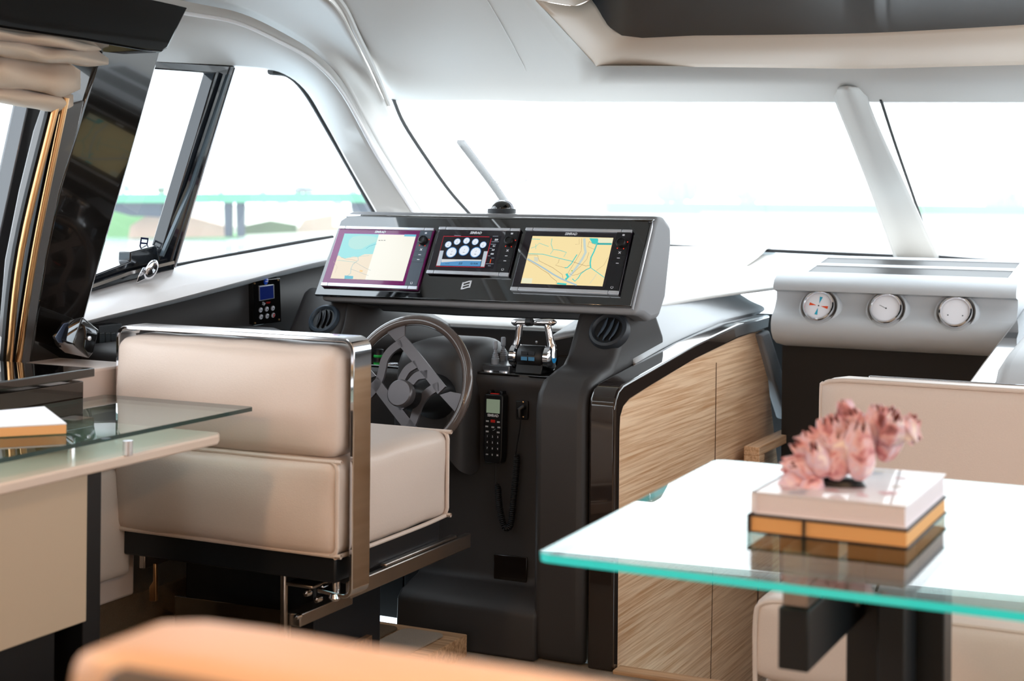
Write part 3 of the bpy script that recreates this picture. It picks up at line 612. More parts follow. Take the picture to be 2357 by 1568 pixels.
def s2(f,W,H,root):
    o=origin(Q2); T=lambda pts: scr_pts(o,Cq(pts)); it=[]; blk=glow('screen_black',(16,10,22),0.7)
    R=T([(235,865),(1390,880),(1530,240),(390,215)])
    x0=(R[0][0]+R[3][0])/2; x1=(R[1][0]+R[2][0])/2; y0=(R[0][1]+R[1][1])/2; y1=(R[2][1]+R[3][1])/2
    red=G((235,30,60),0.9); ora=G((245,90,40),0.9); blue=G((90,160,215),0.8); wht=G((236,243,252),0.95); dk=G((30,50,90),0.5); dkb=G((30,80,140),0.6)
    it.append((strip2(T([(1305,257),(390,243),(237,845),(1205,865),(1275,560),(1345,285)]),0.0016),red))
    def dial(px,py,R_,mk):
        c=T([(px,py)])[0]; it.append((disc2(c[0],c[1],R_,28),dkb)); it.append((disc2(c[0],c[1],R_*0.93,28),blue)); it.append((disc2(c[0],c[1],R_*0.84,28),wht))
        for k in range(9):
            a=math.radians(225-270*k/8); it.append((strip2([(c[0]+R_*0.66*math.cos(a),c[1]+R_*0.66*math.sin(a)),(c[0]+R_*0.76*math.cos(a),c[1]+R_*0.76*math.sin(a))],0.0006),dk))
        if mk: it.append((strip2([(c[0]-R_*0.15,c[1]-R_*0.35),(c[0]+R_*0.2,c[1]-R_*0.35)],0.0014),dk)); it.append((strip2([(c[0],c[1]),(c[0]+R_*0.1,c[1]+R_*0.3)],0.0008),dk))
    rs=0.0134
    for x,y in ((480,408),(660,352),(848,335),(1022,357),(1180,417)): dial(x,y,rs,1)
    for x,y in ((547,567),(1030,567),(800,530)): dial(x,y,0.0212,1)
    it.append((poly2(T([(318,535),(393,535),(325,835),(245,833)])),G((205,218,230),0.8))); it.append((poly2(T([(1200,548),(1275,548),(1205,858),(1130,856)])),G((205,218,230),0.8)))
    it.append((poly2(T([(350,705),(1150,718),(1120,850),(320,835)])),blue)); it.append((poly2(T([(350,705),(1150,718),(1145,745),(800,740),(345,770)])),G((225,228,230),0.85)))
    c=T([(725,793)])[0]; it.append((shift(text2('2.0',0.0105,0.2,0.0002),c[0],c[1]),G((15,30,60),0.3)))
    c=T([(993,797)])[0]; it.append((shift(text2('12:19:34',0.0085,0.2,0.0002),c[0],c[1]),G((15,30,60),0.3)))
    for k in range(3): it.append((strip2(T([(432+27*k,796),(450+27*k,796)]),0.0014),G((15,30,60),0.3)))
    for s_,x,y,sz in (('233',1445,318,0.0085),('0.1',1400,445,0.0075),('2.0',1380,522,0.0075),('036',1362,602,0.0075)):
        c=T([(x,y)])[0]; it.append((shift(text2(s_,sz,0.15,0.0003),c[0],c[1]),wht))
    it.append((strip2(T([(1338,708),(1320,788)]),0.0028),ora))
    for l in ([(1375,247),(1485,247)],[(605,230),(735,238)],[(1345,685),(1403,685)],[(1280,838),(1335,841)],[(1235,798),(1390,800)],[(1352,357),(1495,357)],[(1335,408),(1440,410)],[(1310,490),(1365,490)],[(1275,640),(1325,642)]):
        it.append((strip2(T(l),0.0013),G((190,200,215),0.8)))
    screen_build('screen',it,f,root,blk,(x0,x1,y0,y1))
def s3(f,W,H,root):
    o=origin(Q3); T=lambda pts: scr_pts(o,Bq(pts)); it=[]
    R=T([(525,908),(1490,935),(1610,362),(655,350)])
    x0=(R[0][0]+R[3][0])/2; x1=(R[1][0]+R[2][0])/2; y0=(R[0][1]+R[1][1])/2; y1=(R[2][1]+R[3][1])/2
    sand=G((250,228,170),0.97); wat=G((70,212,205),0.9); br=G((150,92,60),0.6); riv=G((205,222,215),0.9); lb=G((180,205,215),0.9)
    for l,w,m in (([(600,615),(700,670),(800,730),(900,795),(1000,850),(1080,885),(1180,925)],0.0052,lb),([(1270,375),(1275,470),(1285,540),(1245,620),(1190,700),(1130,780),(1090,830)],0.0085,riv),
        ([(612,555),(780,560),(900,590),(1040,625),(1130,645)],0.0022,wat),([(890,375),(880,440),(900,505),(985,515),(1060,540),(1030,590)],0.0018,wat),([(870,560),(905,512)],0.0014,wat),([(640,490),(700,470),(740,430),(850,470)],0.0014,wat),([(700,440),(700,500)],0.0012,wat),([(650,380),(750,385)],0.0018,wat),
        ([(1185,565),(1150,620),(1120,670),(1070,720),(1040,720)],0.0035,wat),([(1345,375),(1370,430),(1420,440),(1385,530),(1350,600),(1340,665),(1345,720)],0.0048,wat),([(1345,720),(1290,745),(1230,790),(1200,840),(1160,880),(1130,850)],0.0032,wat),([(1345,720),(1430,780),(1505,835)],0.0022,wat),([(1060,790),(1080,830),(1050,860)],0.008,wat),([(950,905),(1060,915)],0.006,wat),([(1415,795),(1380,850),(1335,905)],0.001,lb),
        ([(600,630),(700,690),(770,740),(850,790),(880,830),(945,880),(940,915)],0.0009,br),([(612,570),(720,572),(740,640),(900,720),(1010,800),(1020,850)],0.0009,br),([(1130,648),(1210,675),(1290,700),(1340,690)],0.0009,br),([(975,620),(965,660),(930,690),(1000,710),(1045,720)],0.0008,br),([(1240,375),(1235,520),(1180,620),(1080,780),(1130,810),(1190,800),(1300,740)],0.0008,br),([(1330,410),(1310,470),(1390,505),(1410,450),(1330,415)],0.0008,br),([(1325,540),(1300,620),(1240,690),(1130,790)],0.0008,br),([(1550,600),(1500,690),(1410,755)],0.0006,br),([(1165,445),(1210,445),(1210,380)],0.0006,br)):
        it.append((strip2(T(l),w),m))
    it.append((poly2(T([(1330,372),(1430,376),(1445,430),(1380,440),(1350,410)])),wat)); it.append((poly2(T([(680,590),(730,600),(725,650),(680,640)])),G((225,225,200),0.9)))
    it.append((poly2(T([(1440,370),(1610,373),(1600,425),(1430,425)])),G((240,238,205),0.95))); it.append((poly2(T([(1425,428),(1595,430),(1592,452),(1420,450)])),G((60,180,180),0.9)))
    it.append((poly2(T([(540,840),(660,845),(650,905),(530,902)])),G((240,238,205),0.95)))
    it.append((poly2(T([(1118,750),(1135,752),(1125,768)])),G((120,200,40),0.9)))
    for (a,b_) in ((y1,y1+0.003),): it.append((poly2([(x0,a),(x1,a),(x1,b_),(x0,b_)]),G((30,40,60),0.3)))
    screen_build('screen',it,f,root,sand,(x0,x1,y0,y1))
purple=mat('purple_screen_glass',(118,18,96),0.12,coat=0.3); dark=mat('dark_screen_glass',(22,12,24),0.06,coat=0.8)
strip_reflect=mat('strip_painted_reflection',(74,84,96),0.3); stripd=mat('control_strip_black',(30,30,33),0.3)  # left display's strip has its grey reflection put into the colour
display(Q1,'left display with a purple surround showing a half sea half land chart','',s1,purple,0.45,strip_reflect)
display(Q2,'small middle display showing round engine gauges and the time 12:19:34','',s2,dark,0.47,stripd)
display(Q3,'right display with a black surround showing a yellow land chart with turquoise waterways','',s3,dark,0.44,stripd)
# compass on top of the housing
cp=onY(1152,488,4.87); ct=thing('compass','black domed steering compass on a chrome ring on top of the helm console','compass',(cp.x,4.86,z0+0.292))
cf=frame((cp.x,4.88,z0+0.287),(1,0,0),(0,1,0))
build('base_flange',MB().add(lathe([(0.058,0.0),(0.062,0.003),(0.058,0.006),(0.050,0.007)],40),0,cf),M['chrome'],ct)
build('base_ring',MB().add(lathe([(0.050,0.005),(0.050,0.020),(0.046,0.022),(0.0,0.022)],40),0,cf),M['ventd'],ct)
build('dome',MB().add(lathe([(0.036,0.020)]+[(0.036*math.cos(a),0.022+0.028*math.sin(a)) for a in [i*math.pi/16 for i in range(8)]]+[(0.0,0.05)],32),0,cf),M['blackgloss'],ct)
build('hood',MB().add(lathe([(0.045*math.cos(a),0.020+0.034*math.sin(a)) for a in [i*math.pi/20 for i in range(0,9)]],32),0,lambda p:cf((p[0],abs(p[1])*0.9+0.004,p[2]))),M['chrome'],ct)

# ================================================================== STEERING WHEEL
WT=math.radians(17); WC=onY(939,888,4.20); wey=V((0,math.sin(WT),math.cos(WT))); wen=V((0,-math.cos(WT),math.sin(WT)))
wf=frame(WC,(1,0,0),wey,wen); RW=0.207
def wst(px,py,n=0.0):
    p=onP(px,py,wen,wen.dot(WC+wen*n)); d=p-WC; return V((d.x,d.dot(wey)))
sw=thing('steering_wheel','dark grey glossy ship steering wheel with flat satin metal spokes','steering wheel',WC)
build('rim',tube([wf((RW*math.cos(2*math.pi*i/72),RW*math.sin(2*math.pi*i/72),0)) for i in range(72)],0.0165,16,closed=True),M['wheel'],sw)
def spoke(name,pxs,w,smoothp=True,n=0.0,both=True):
    for s_ in ((1,-1) if both else (1,)):
        c=[wst(x,y,n) for x,y in pxs]; c=[V((p.x*s_,p.y*s_,0)) for p in c]
        if smoothp and len(c)>2: c=curve(c,5)
        c=[V(wf((p.x,p.y,n))) for p in c]
        build(name,ribbon(c,w,0.010,wen) if False else MB().add(flat(c,w,0.009)),M['spoke'],sw)
def flat(c,w,t):
    v=[];f=[]
    for i,p in enumerate(c):
        tn=(c[min(i+1,len(c)-1)]-c[max(i-1,0)]).normalized(); b=tn.cross(wen).normalized(); ww=w[i] if isinstance(w,list) else w
        v+=[p-b*ww/2-wen*t/2,p+b*ww/2-wen*t/2,p+b*ww/2+wen*t/2,p-b*ww/2+wen*t/2]
    for i in range(len(c)-1):
        for k in range(4): f.append((i*4+k,i*4+(k+1)%4,(i+1)*4+(k+1)%4,(i+1)*4+k))
    m=len(c)-1; f+=[(3,2,1,0),(m*4,m*4+1,m*4+2,m*4+3)]; return v,f
spoke('cross_bar',[(921,778),(970,838),(1018,899)],0.034,False)
def wpoly(name,pxs):
    for s_ in (1,-1):
        c=[wst(x,y) for x,y in pxs]; build(name,prism([wf((p.x*s_,p.y*s_,-0.004)) for p in c],wen*0.009),M['spoke'],sw,bevel=0.001)
wpoly('rim_lug',[(884,757),(934,749),(933,773),(912,787)])
wpoly('rim_lug',[(1013,910),(1038,902),(1064,907),(1056,957)])
spoke('curved_arm',[(926,790),(912,798),(897,811),(886,829),(881,850),(874,875),(862,897),(845,916),(838,926)],0.026,True,0.0,False)
spoke('curved_arm',[(1012,890),(1001,894),(983,907),(968,926),(960,944),(955,962),(947,980),(930,1002)],0.028,True,0.0,False)
spoke('hub_arm',[(960,838),(940,850),(928,868),(924,880)],0.026)
spoke('hub_arm',[(985,862),(962,866),(948,880),(940,890)],0.026)
hcn=V((0,0,0)); HC=onY(920,905,4.12)
hubf=frame(HC,(1,0,0),wey,wen)
build('hub_cap',MB().add(lathe([(0.0,0.006),(0.038,0.006),(0.0415,0.003),(0.0425,-0.002),(0.0425,-0.02),(0.03,-0.05)],48),0,hubf),M['spoke'],sw)
build('hub_shaft',tube([HC-wen*0.02,HC-wen*0.09,V((HC.x-0.01,4.34,0.80)),V((HC.x-0.03,4.40,0.79))],0.04,24,rs=[0.035,0.042,0.055,0.075]),M['black'],sw)

# ================================================================== THROTTLE
th=thing('engine_throttle','twin lever engine throttle with chrome handles on a black base','throttle',(-2.16,4.57,0.864))
def P(px,py,y=4.56): return onY(px,py,y)
def hlev(sx):
    L=MB(); top=P(1183 if sx<0 else 1262,752); bot=P(1190 if sx<0 else 1256,815)
for nm,pts,rs in (('lever',[(1207,742),(1197,748),(1192,780),(1188,800),(1189,820)],[0.006,0.011,0.012,0.015,0.02]),('lever',[(1252,742),(1260,748),(1266,780),(1270,800),(1268,822)],[0.006,0.011,0.012,0.015,0.02])):
    q=curve([P(x,y) for x,y in pts],5); r=[cr([V((a,0,0)) for a in rs],i/5).x for i in range(len(q))]
    build(nm,tube(q,0.012,14,rs=r),M['chrome'],th)
for a,b,nm in (((1178,743),(1224,741),'handle'),((1229,743),(1280,742),'handle')):
    A0,B0=P(*a),P(*b); k=9; pts=[A0+(B0-A0)*i/k for i in range(k+1)]
    rr_=[0.004,0.010,0.012,0.0125,0.0125,0.0125,0.012,0.0115,0.011,0.009] if nm and a[0]<1200 else [0.009,0.011,0.0115,0.012,0.0125,0.0125,0.0125,0.012,0.010,0.004]
    build(nm,tube(pts,0.01,14,rs=rr_),M['chrome'],th)
build('handle_grip',tube([P(1211,742,4.553),P(1226,741,4.553)],0.0135,14),M['black'],th,bevel=0.003)
ctr=P(1227,822); fx=frame(ctr,(0,1,0),(0,0,1),(1,0,0))
build('drum',MB().add(lathe([(0.0,-0.045),(0.034,-0.045),(0.038,-0.04),(0.038,0.04),(0.034,0.045),(0,0.045)],36),0,fx),M['black'],th)
for s_ in (-1,1):
    hb=build('lever_hub',MB().add(lathe([(0.0,0.047*s_),(0.036,0.047*s_),(0.041,0.052*s_),(0.041,0.068*s_),(0.034,0.074*s_),(0.0,0.075*s_)],36),0,fx),M['chrome'],th)
    if s_>0: build('blue_cap',MB().add(lathe([(0.0,0.0765),(0.015,0.0762),(0.017,0.074)],28),0,fx),mat('blue_cap',(40,150,215),0.3),hb)
build('pedestal',MB().add(prismX([(4.52,0.864),(4.63,0.864),(4.60,0.905),(4.535,0.905)],ctr.x-0.047,ctr.x+0.047)),M['black'],th,bevel=0.004)
kp=MB()
for i,(x,y) in enumerate([(-0.013,0.010),(0.013,0.010),(-0.013,-0.008),(0.013,-0.008)]): kp.add(prism([ctr+V((x+a,-0.0385-0.001,y+b+0.006)) for a,b in ((-0.011,-0.006),(0.011,-0.006),(0.011,0.006),(-0.011,0.006))],(0,-0.002,0)),0 if i<2 else 1)
build('keypad',kp,[M['ventd'],mat('blue_keys',(70,130,170),0.4)],th,bevel=0.0008)
# joystick levers
for i,(px,py,h) in enumerate(((1140,838,0.075),(1158,830,0.078))):
    p=onZ(px,py,0.885); f=frame(p,(1,0,0),(0,1,0))
    j=thing('thruster_joystick',['grey ribbed thruster joystick, the nearer one beside the throttle','grey ribbed thruster joystick, the farther one, right against the throttle'][i],'joystick',p,'thruster joysticks')
    pr=[(0.0135,0.0),(0.0135,0.014)]
    for k in range(4): pr+=[(0.0135-0.0018*k,0.017+0.006*k),(0.0108-0.0018*k,0.0195+0.006*k)]
    pr+=[(0.0055,0.043),(0.0045,0.048)]
    build('rubber_boot',MB().add(lathe(pr,24),0,f),M['joy'],j)
    build('stick_cap',MB().add(lathe([(0.0045,0.046),(0.0075,0.049),(0.008,0.052),(0.008,h-0.003),(0.0065,h),(0.0,h)],20),0,f),M['joy'],j)
jb=onZ(1146,846,0.875)
tag(build('joystick_panel',MB().add(box(jb.x-0.052,jb.x+0.052,jb.y-0.02,jb.y+0.12,0.862,0.885)),mat('joystick_plate',(70,74,80),0.2,coat=0.5),bevel=0.004),'grey wedge panel carrying the two thruster joysticks','control panel')
# cup holder
ch=thing('cup_holder','square chrome rimmed cup holder on the helm desk behind the wheel','cup holder',onZ(1090,800,0.89))
pc=onZ(1090,803,0.90); pth=[V((pc.x+x,pc.y+y,0.905)) for x,y in rrect(0.13,0.16,0.03)]
build('rim',tube(pth,0.005,10,closed=True),M['chrome'],ch)
build('cup_body',MB().add(prism([(pc.x+x,pc.y+y,0.866) for x,y in rrect(0.12,0.15,0.025)],(0,0,0.034))),M['black'],ch,bevel=0.003)
build('inner_plate',MB().add(prism([(pc.x+x,pc.y+y,0.900) for x,y in rrect(0.112,0.142,0.02)],(0,0,0.002))),M['silver'],ch)
# radio handset
rd_=thing('radio_handset','black radio telephone handset with grey screen and keypad hanging on the console','radio handset',onY(1140,985,4.49))
RF=frame(onY(1138,985,4.47),(1,-0.03,0),(0.0,0.02,1))
RS=5.02/F*1.02
body=[(-0.0345,0.10),(-0.030,0.108),(0.030,0.108),(0.0345,0.10),(0.0335,-0.09),(0.028,-0.112),(-0.028,-0.112),(-0.0335,-0.09)]
build('handset_body',MB().add(([V(RF((x,y,z))) for z in (-0.028,0.010) for x,y in body],prism([(x,y,0) for x,y in body],(0,0,1))[1])),mat('handset_black',(16,16,18),0.35),rd_,bevel=0.004,seg=3)
fr2=RF
build('lcd_screen',MB().add(prism([fr2((x,y,0.0105)) for x,y in ((-0.024,0.048),(0.024,0.048),(0.024,0.092),(-0.024,0.092))],fr2((0,0,0.0012))-fr2((0,0,0)))),glow('grey_green_lcd',(128,140,118),0.75),rd_)
build('brand_lettering',MB().add(shift(text2('SIMRAD',0.0115,0.0,0.0005),0,0.040,0.0108),0,fr2),M['white'],rd_,smooth=False)
build('distress_key',MB().add(prism([fr2((x,y,0.0105)) for x,y in ((-0.008,0.018),(0.008,0.018),(0.008,0.027),(-0.008,0.027))],fr2((0,0,0.0015))-fr2((0,0,0)))),M['red'],rd_,bevel=0.0005)
build('top_light',MB().add(prism([fr2((x,y,0.004)) for x,y in ((-0.016,0.107),(0.016,0.107),(0.014,0.1105),(-0.014,0.1105))],fr2((0,0,-0.006))-fr2((0,0,0)))),M['red'],rd_)
for s_ in (-1,1): build('hanger_clip',MB().add(box(s_*0.021-0.005,s_*0.021+0.005,0.104,0.118,-0.03,0.0),0,fr2),M['black'],rd_,bevel=0.002)
for r,(row,y) in enumerate(zip((('1','2','3'),('4','5','6'),('7','8','9'),('CH','0','M')),(-0.028,-0.047,-0.066,-0.086))):
    for c_,s_ in enumerate(row):
        x=-0.019+0.019*c_
        b=MB().add(prism([fr2((x+a,y+d,0.0105)) for a,d in ((-0.0075,-0.007),(0.0075,-0.007),(0.0075,0.007),(-0.0075,0.007))],fr2((0,0,0.001))-fr2((0,0,0))))
        b.add(shift(text2(s_,0.0085 if len(s_)<2 else 0.006,0,0.0002),x,y+0.001,0.0118),1,fr2)
        build('key',b,[M['black'],M['white']],rd_,smooth=False)
nv=MB()
for x,y in ((-0.020,0.021),(0.020,0.021),(-0.022,0.004),(0.022,0.004),(-0.020,-0.012),(0.020,-0.012),(0,0.003)): nv.add(prism([fr2((x+a,y+d,0.0105)) for a,d in ((-0.005,-0.0025),(0.005,-0.0025),(0.005,0.0025),(-0.005,0.0025))],fr2((0,0,0.0008))-fr2((0,0,0))))
nv.add(shift(strip2([(0.010*math.cos(a),0.003+0.010*math.sin(a)) for a in [-1.6+i*1.2/8 for i in range(9)]],0.0012),0,0,0.0112),0,fr2)
build('function_keys',nv,mat('key_print',(200,202,205),0.4),rd_)
co=[onY(x,y,4.475) for x,y in [(1141,1068),(1142,1110),(1146,1122),(1150,1165),(1158,1205),(1166,1216),(1176,1205),(1182,1150),(1188,1090),(1190,1050),(1187,1046)]]
cc=curve(co,10); hel=[]; tot=0; L0=[0]
for i in range(1,len(cc)): tot+=(cc[i]-cc[i-1]).length; L0.append(tot)
N=900
for i in range(N):
    s=tot*i/(N-1); k=max(j for j in range(len(L0)) if L0[j]<=s+1e-9); k=min(k,len(cc)-2); u=(s-L0[k])/(L0[k+1]-L0[k]); p=cc[k].lerp(cc[k+1],u); tn=(cc[k+1]-cc[k]).normalized()
    e=min(1,max(0,(s/tot-0.13)/0.03))*min(1,max(0,(1.0-s/tot)/0.02)); b1=V((0,1,0)); b2=tn.cross(b1).normalized(); a=s/0.0062*2*math.pi
    hel.append(p+(b1*math.cos(a)+b2*math.sin(a))*0.0085*e)
tag(build('coiled_cord',tube(hel+[onY(1191,1020,4.475),onY(1197,985,4.475),onY(1199,960,4.475),onY(1200,950,4.478)],0.0021,6),M['black']),'black coiled cord running from the handset to the socket on the console','cord')
pl=onY(1196,944,4.475); tag(build('cable_plug',MB().add(tube([onY(1206,938,4.492),onY(1203,938,4.478),onY(1196,942,4.474),onY(1196,960,4.476)],0.008,14)),M['black'],bevel=0.001),'black round cable plug pushed into the console socket','plug')
# ================================================================== HELM SEAT
hs=thing('helm_chair','beige leather two person helm seat with chrome band frame, backrest towards the camera','helm seat',(-2.49,3.66,0.3))
SX0,SX1=-2.862,-2.140
build('backrest',MB().add(cushion(((SX0+SX1)/2,3.43,0.905),((SX1-SX0)/2-0.003,0.080,0.140),0.036,(0.004,0.026,0.008),0.006,2)),M['leather'],hs)
build('seat_cushion',MB().add(cushion(((SX0+SX1)/2,3.655,0.638),((SX1-SX0)/2,0.305,0.125),0.034,(0.008,0.022,0.020),0.006,5)),M['leather'],hs)
def pipe(x0,x1,y,z0_,z1_,name,par,r=0.006,k=0.02):
    e=2*k; P_=[(x0,z0_+e),(x0,z0_+k),(x0+k*0.3,z0_+k*0.3),(x0+k,z0_),(x0+e,z0_),(x1-e,z0_),(x1-k,z0_),(x1-k*0.3,z0_+k*0.3),(x1,z0_+k),(x1,z0_+e),(x1,z1_-e),(x1,z1_-k),(x1-k*0.3,z1_-k*0.3),(x1-k,z1_),(x1-e,z1_),(x0+e,z1_),(x0+k,z1_),(x0+k*0.3,z1_-k*0.3),(x0,z1_-k),(x0,z1_-e)]
    c=curve([(a,y,b) for a,b in P_],3,True); build(name,tube(c,r,8,closed=True),M['leather'],par)
pipe(SX0,SX1,3.362,0.520,0.758,'piping',hs)
pipe(SX0,SX1,3.945,0.520,0.758,'piping',hs)
for x in (SX0+0.004,SX1-0.004):
    build('piping',tube(curve([(x,3.36,0.517),(x,3.5,0.514),(x,3.8,0.514),(x,3.945,0.518)],4),0.006,8),M['leather'],hs)
xb=SX1+0.022; xa=SX0-0.016; zt=1.066
arc=lambda cx,cz,r,a0,a1,n=6:[V((cx+r*math.cos(math.radians(a0+(a1-a0)*i/n)),3.435,cz+r*math.sin(math.radians(a0+(a1-a0)*i/n)))) for i in range(n+1)]
path=[V((xb-0.10,3.435,0.418)),V((xb-0.03,3.435,0.412))]+arc(xb-0.022,0.434,0.022,-90,0)+[V((xb,3.435,0.6)),V((xb,3.435,0.9))]+arc(xb-0.03,zt-0.03,0.03,0,90)+[V((-2.5,3.435,zt))]+arc(xa+0.03,zt-0.03,0.03,90,180)+[V((xa,3.435,0.8)),V((xa,3.435,0.44))]
build('chrome_band',ribbon(path,0.085,0.011,(0,1,0)),M['chrome'],hs,bevel=0.002)
build('seat_base',MB().add(box(-2.84,-2.155,3.38,3.93,0.445,0.515)),M['navy'],hs,bevel=0.005)
build('seat_rail',MB().add(box(-2.15,-2.132,3.42,4.08,0.40,0.442)).add(box(-2.155,-2.136,3.6,4.0,0.443,0.452)),M['steel'],hs,bevel=0.003)
build('seat_rail',MB().add(box(-2.82,-2.80,3.42,4.0,0.40,0.442)),M['steel'],hs,bevel=0.003)
build('pedestal',MB().add(box(-2.80,-2.36,3.60,3.95,0.07,0.445)),M['navy'],hs,bevel=0.006)
build('pedestal_side_board',MB().add(box(-2.352,-2.335,3.60,3.86,0.02,0.17)),M['oakd'],hs)
br=MB().add(box(-2.352,-2.335,3.42,3.435,0.26,0.44)).add(box(-2.35,-2.30,3.44,3.70,0.30,0.335)).add(box(-2.335,-2.25,3.42,3.5,0.41,0.42))
build('hinge_bracket',br,M['steel'],hs,bevel=0.004)
for px,py in ((708,1366),(732,1380),(745,1352),(685,1420)):
    p=onY(px,py,3.42); build('bolt',MB().add(lathe([(0.0,0.012),(0.007,0.010),(0.008,0.0),(0.008,-0.01)],16),0,frame(p,(1,0,0),(0,0,1))),M['chrome'],hs)
p=onY(771,1372,3.40); ff_=frame(p,(1,0,0),(0,1,0))
build('wing_screw',MB().add(lathe([(0.006,0.035),(0.007,0.02),(0.005,0.01),(0.013,0.006),(0.016,-0.004),(0.010,-0.012),(0.0,-0.014)],20),0,ff_),M['chrome'],hs)
for k,(px,py) in enumerate(((770,1345),(778,1350))): 
    p=onY(px,py,3.41); build('pin',MB().add(lathe([(0.005,0.012),(0.006,0.0),(0.005,-0.012),(0,-0.012)],14),0,frame(p,(1,0,0),(0,1,0))),M['chrome'],hs)
lv=[onY(x,y,3.42) for x,y in ((358,1298),(358,1385),(343,1385),(343,1352),(352,1338),(352,1298))]
build('release_lever',prism(lv,(0,0.012,0)),M['brass'],hs,bevel=0.002)
# stainless kick plate and seat plinth
tag(build('kick_plate',MB().add(prism([onY(x,y,3.5) for x,y in ((402,1372),(668,1407),(667,1480),(402,1450))],(0,0.006,0))),mat('mirror_steel_plate',(170,160,150),0.12,metal=1),bevel=0.001),'low mirror polished steel kick plate under the rear of the helm seat','kick plate')
tag(build('seat_plinth',MB().add(box(-2.775,-2.37,3.51,3.96,0.0,0.068)),M['navy'],bevel=0.004),'dark low plinth carrying the helm seat pedestal','plinth')
# footrest step
fs=thing('footrest_step','low oak footrest step with two carpet inlays in front of the console','footrest',(-2.5,4.15,0))
stp=[onZ(810,1430,0.075),onZ(1073,1462,0.075)]; y1=4.30; X0_,X1_=-2.66,-2.262
build('oak_frame',MB().add(box(X0_,X1_,3.975,4.31,0.0,0.070)),M['oakx'],fs,bevel=0.004)
for a,b_,nm in ((X0_+0.045,-2.475,M['carpetd']),(-2.462,X1_-0.05,M['carpet'])):
    cx=(a+b_)/2; build('carpet_inlay',prism([(cx+x,4.13+y,0.0705) for x,y in rrect(b_-a,0.27,0.03)],(0,0,0.006)),nm,fs,bevel=0.002)
build('steel_edge',box(X0_-0.02,X0_-0.001,3.975,4.31,0.0,0.074),M['oakx'],fs,bevel=0.002)

# ================================================================== PORT SIDE: consoles and wall fittings
tag(build('side_console',MB().add(cushion((-3.10,4.0,0.825),(0.12,0.42,0.16),0.06,(0,0,0.0),0,0)),M['dash']),'dark grey padded side console between the helm seat and the side wall','console')
tag(build('side_counter',MB().add(box(-3.22,-2.90,3.26,3.50,0.30,0.955)),mat('pale_counter',(226,208,198),0.4),bevel=0.008),'pale beige counter end beside the helm seat below the black pillar','counter')
# wall controls (mounted on the leaning wall)
WEX=V((0,1,0)); WEY=V((0.2,0,1)).normalized(); WEN=V((1,0,-0.2)).normalized()
def wallframe(px,py,off): return frame(onW(px,py,off),WEX,WEY,WEN)
def onwall(px,py,off): return onW(px,py,off)
tcn=onW(615,693,0.05); tpl=thing('thruster_controller','small black wall control panel with blue screen and six round buttons','control panel',tcn)
build('plate',MB().add(prism([onwall(x,y,0.052) for x,y in ((582,647),(645,640),(648,742),(584,750))],(-0.03,0,0.006))),M['blackgloss'],tpl,bevel=0.002)
build('screen_frame',prism([onwall(x,y,0.055) for x,y in ((597,659),(631,655),(632,687),(598,693))],(-0.004,0,0)),M['silver'],tpl,bevel=0.0005)
build('screen',prism([onwall(x,y,0.057) for x,y in ((599,661),(629,657),(630,686),(600,691))],(-0.003,0,0)),glow('dark_blue_screen',(8,24,80),0.8),tpl)
def wdisc(name,px,py,r,off,m,mats2=None,extra=None):
    f=frame(onwall(px,py,off),WEX,WEY,WEN); b=MB().add(lathe([(r,-0.004),(r,0.0),(r*0.85,0.001),(0.0,0.001)],20),0,f)
    if extra: b.add(shift(poly2(extra),0,0,0.0015),1,f)
    return build(name,b,[m]+([mats2] if mats2 else []),tpl,smooth=True)
wdisc('logo_badge',613,648,0.012,0.055,mat('blue_badge',(30,80,200),0.2,coat=0.5),M['white'],[(-0.007,-0.001),(0.008,-0.001),(0.008,0.0012),(-0.007,0.0012)])
tri=[(-0.0045,-0.003),(0.0045,-0.003),(0,0.005)]
for i,(x,y) in enumerate(((601,714),(615,712),(629,710),(602,730),(616,728),(630,726))):
    ex={1:tri,4:[(-p[0],-p[1]) for p in tri],0:[(-0.005,-0.0015),(0.005,-0.0015),(0.005,0.0015),(-0.005,0.0015)],2:[(-0.0025,-0.0025),(0.0025,-0.0025),(0.0025,0.0025),(-0.0025,0.0025)],3:[(-0.005,-0.0015),(0.005,-0.0015),(0.005,0.0015),(-0.005,0.0015)],5:[(-0.004,-0.006),(0.004,-0.006),(0.004,0.006),(-0.004,0.006)]}[i]
    wdisc('button',x,y,0.0088,0.055,mat('pale_button',(205,210,222),0.4) if i==0 else bpy.data.materials['pale_button'],M['red'] if i==5 else M['cover'],ex)
for x,y in ((587,653),(641,645),(643,736),(588,744)): wdisc('screw',x,y,0.003,0.054,M['brass'])
f=frame(onwall(609,699,0.0535),WEX,WEY,WEN); build('lettering',MB().add(shift(text2('Tip',0.016,0.1),-0.006,0,0),0,f).add(shift(text2('mate',0.013,0.25),0.021,0.003,0),1,f),[M['white'],M['red']],tpl,smooth=False)
sp2=thing('switch_plate','dark wall plate with three rocker switches near the black pillar','switch plate',onW(252,775,0.06))
build('plate',prism([onW(x,y,0.08) for x,y in ((228,750),(281,744),(283,800),(229,812))],(-0.05,0,0)),mat('anthracite_plate',(62,66,70),0.5),sp2,bevel=0.003)
for k in range(3):
    x0=230+k*13.2; build('rocker_switch',prism([onW(x,y,0.088) for x,y in ((x0,766),(x0+12,765),(x0+12,799),(x0,801))],(-0.03,0,0)),mat('rocker_grey',(52,58,62),0.4) if k==0 else bpy.data.materials['rocker_grey'],sp2,bevel=0.003)
build('label_strip',prism([onW(x,y,0.085) for x,y in ((229,806),(270,800),(270,803),(229,809))],(-0.01,0,0)),M['silver'],sp2)
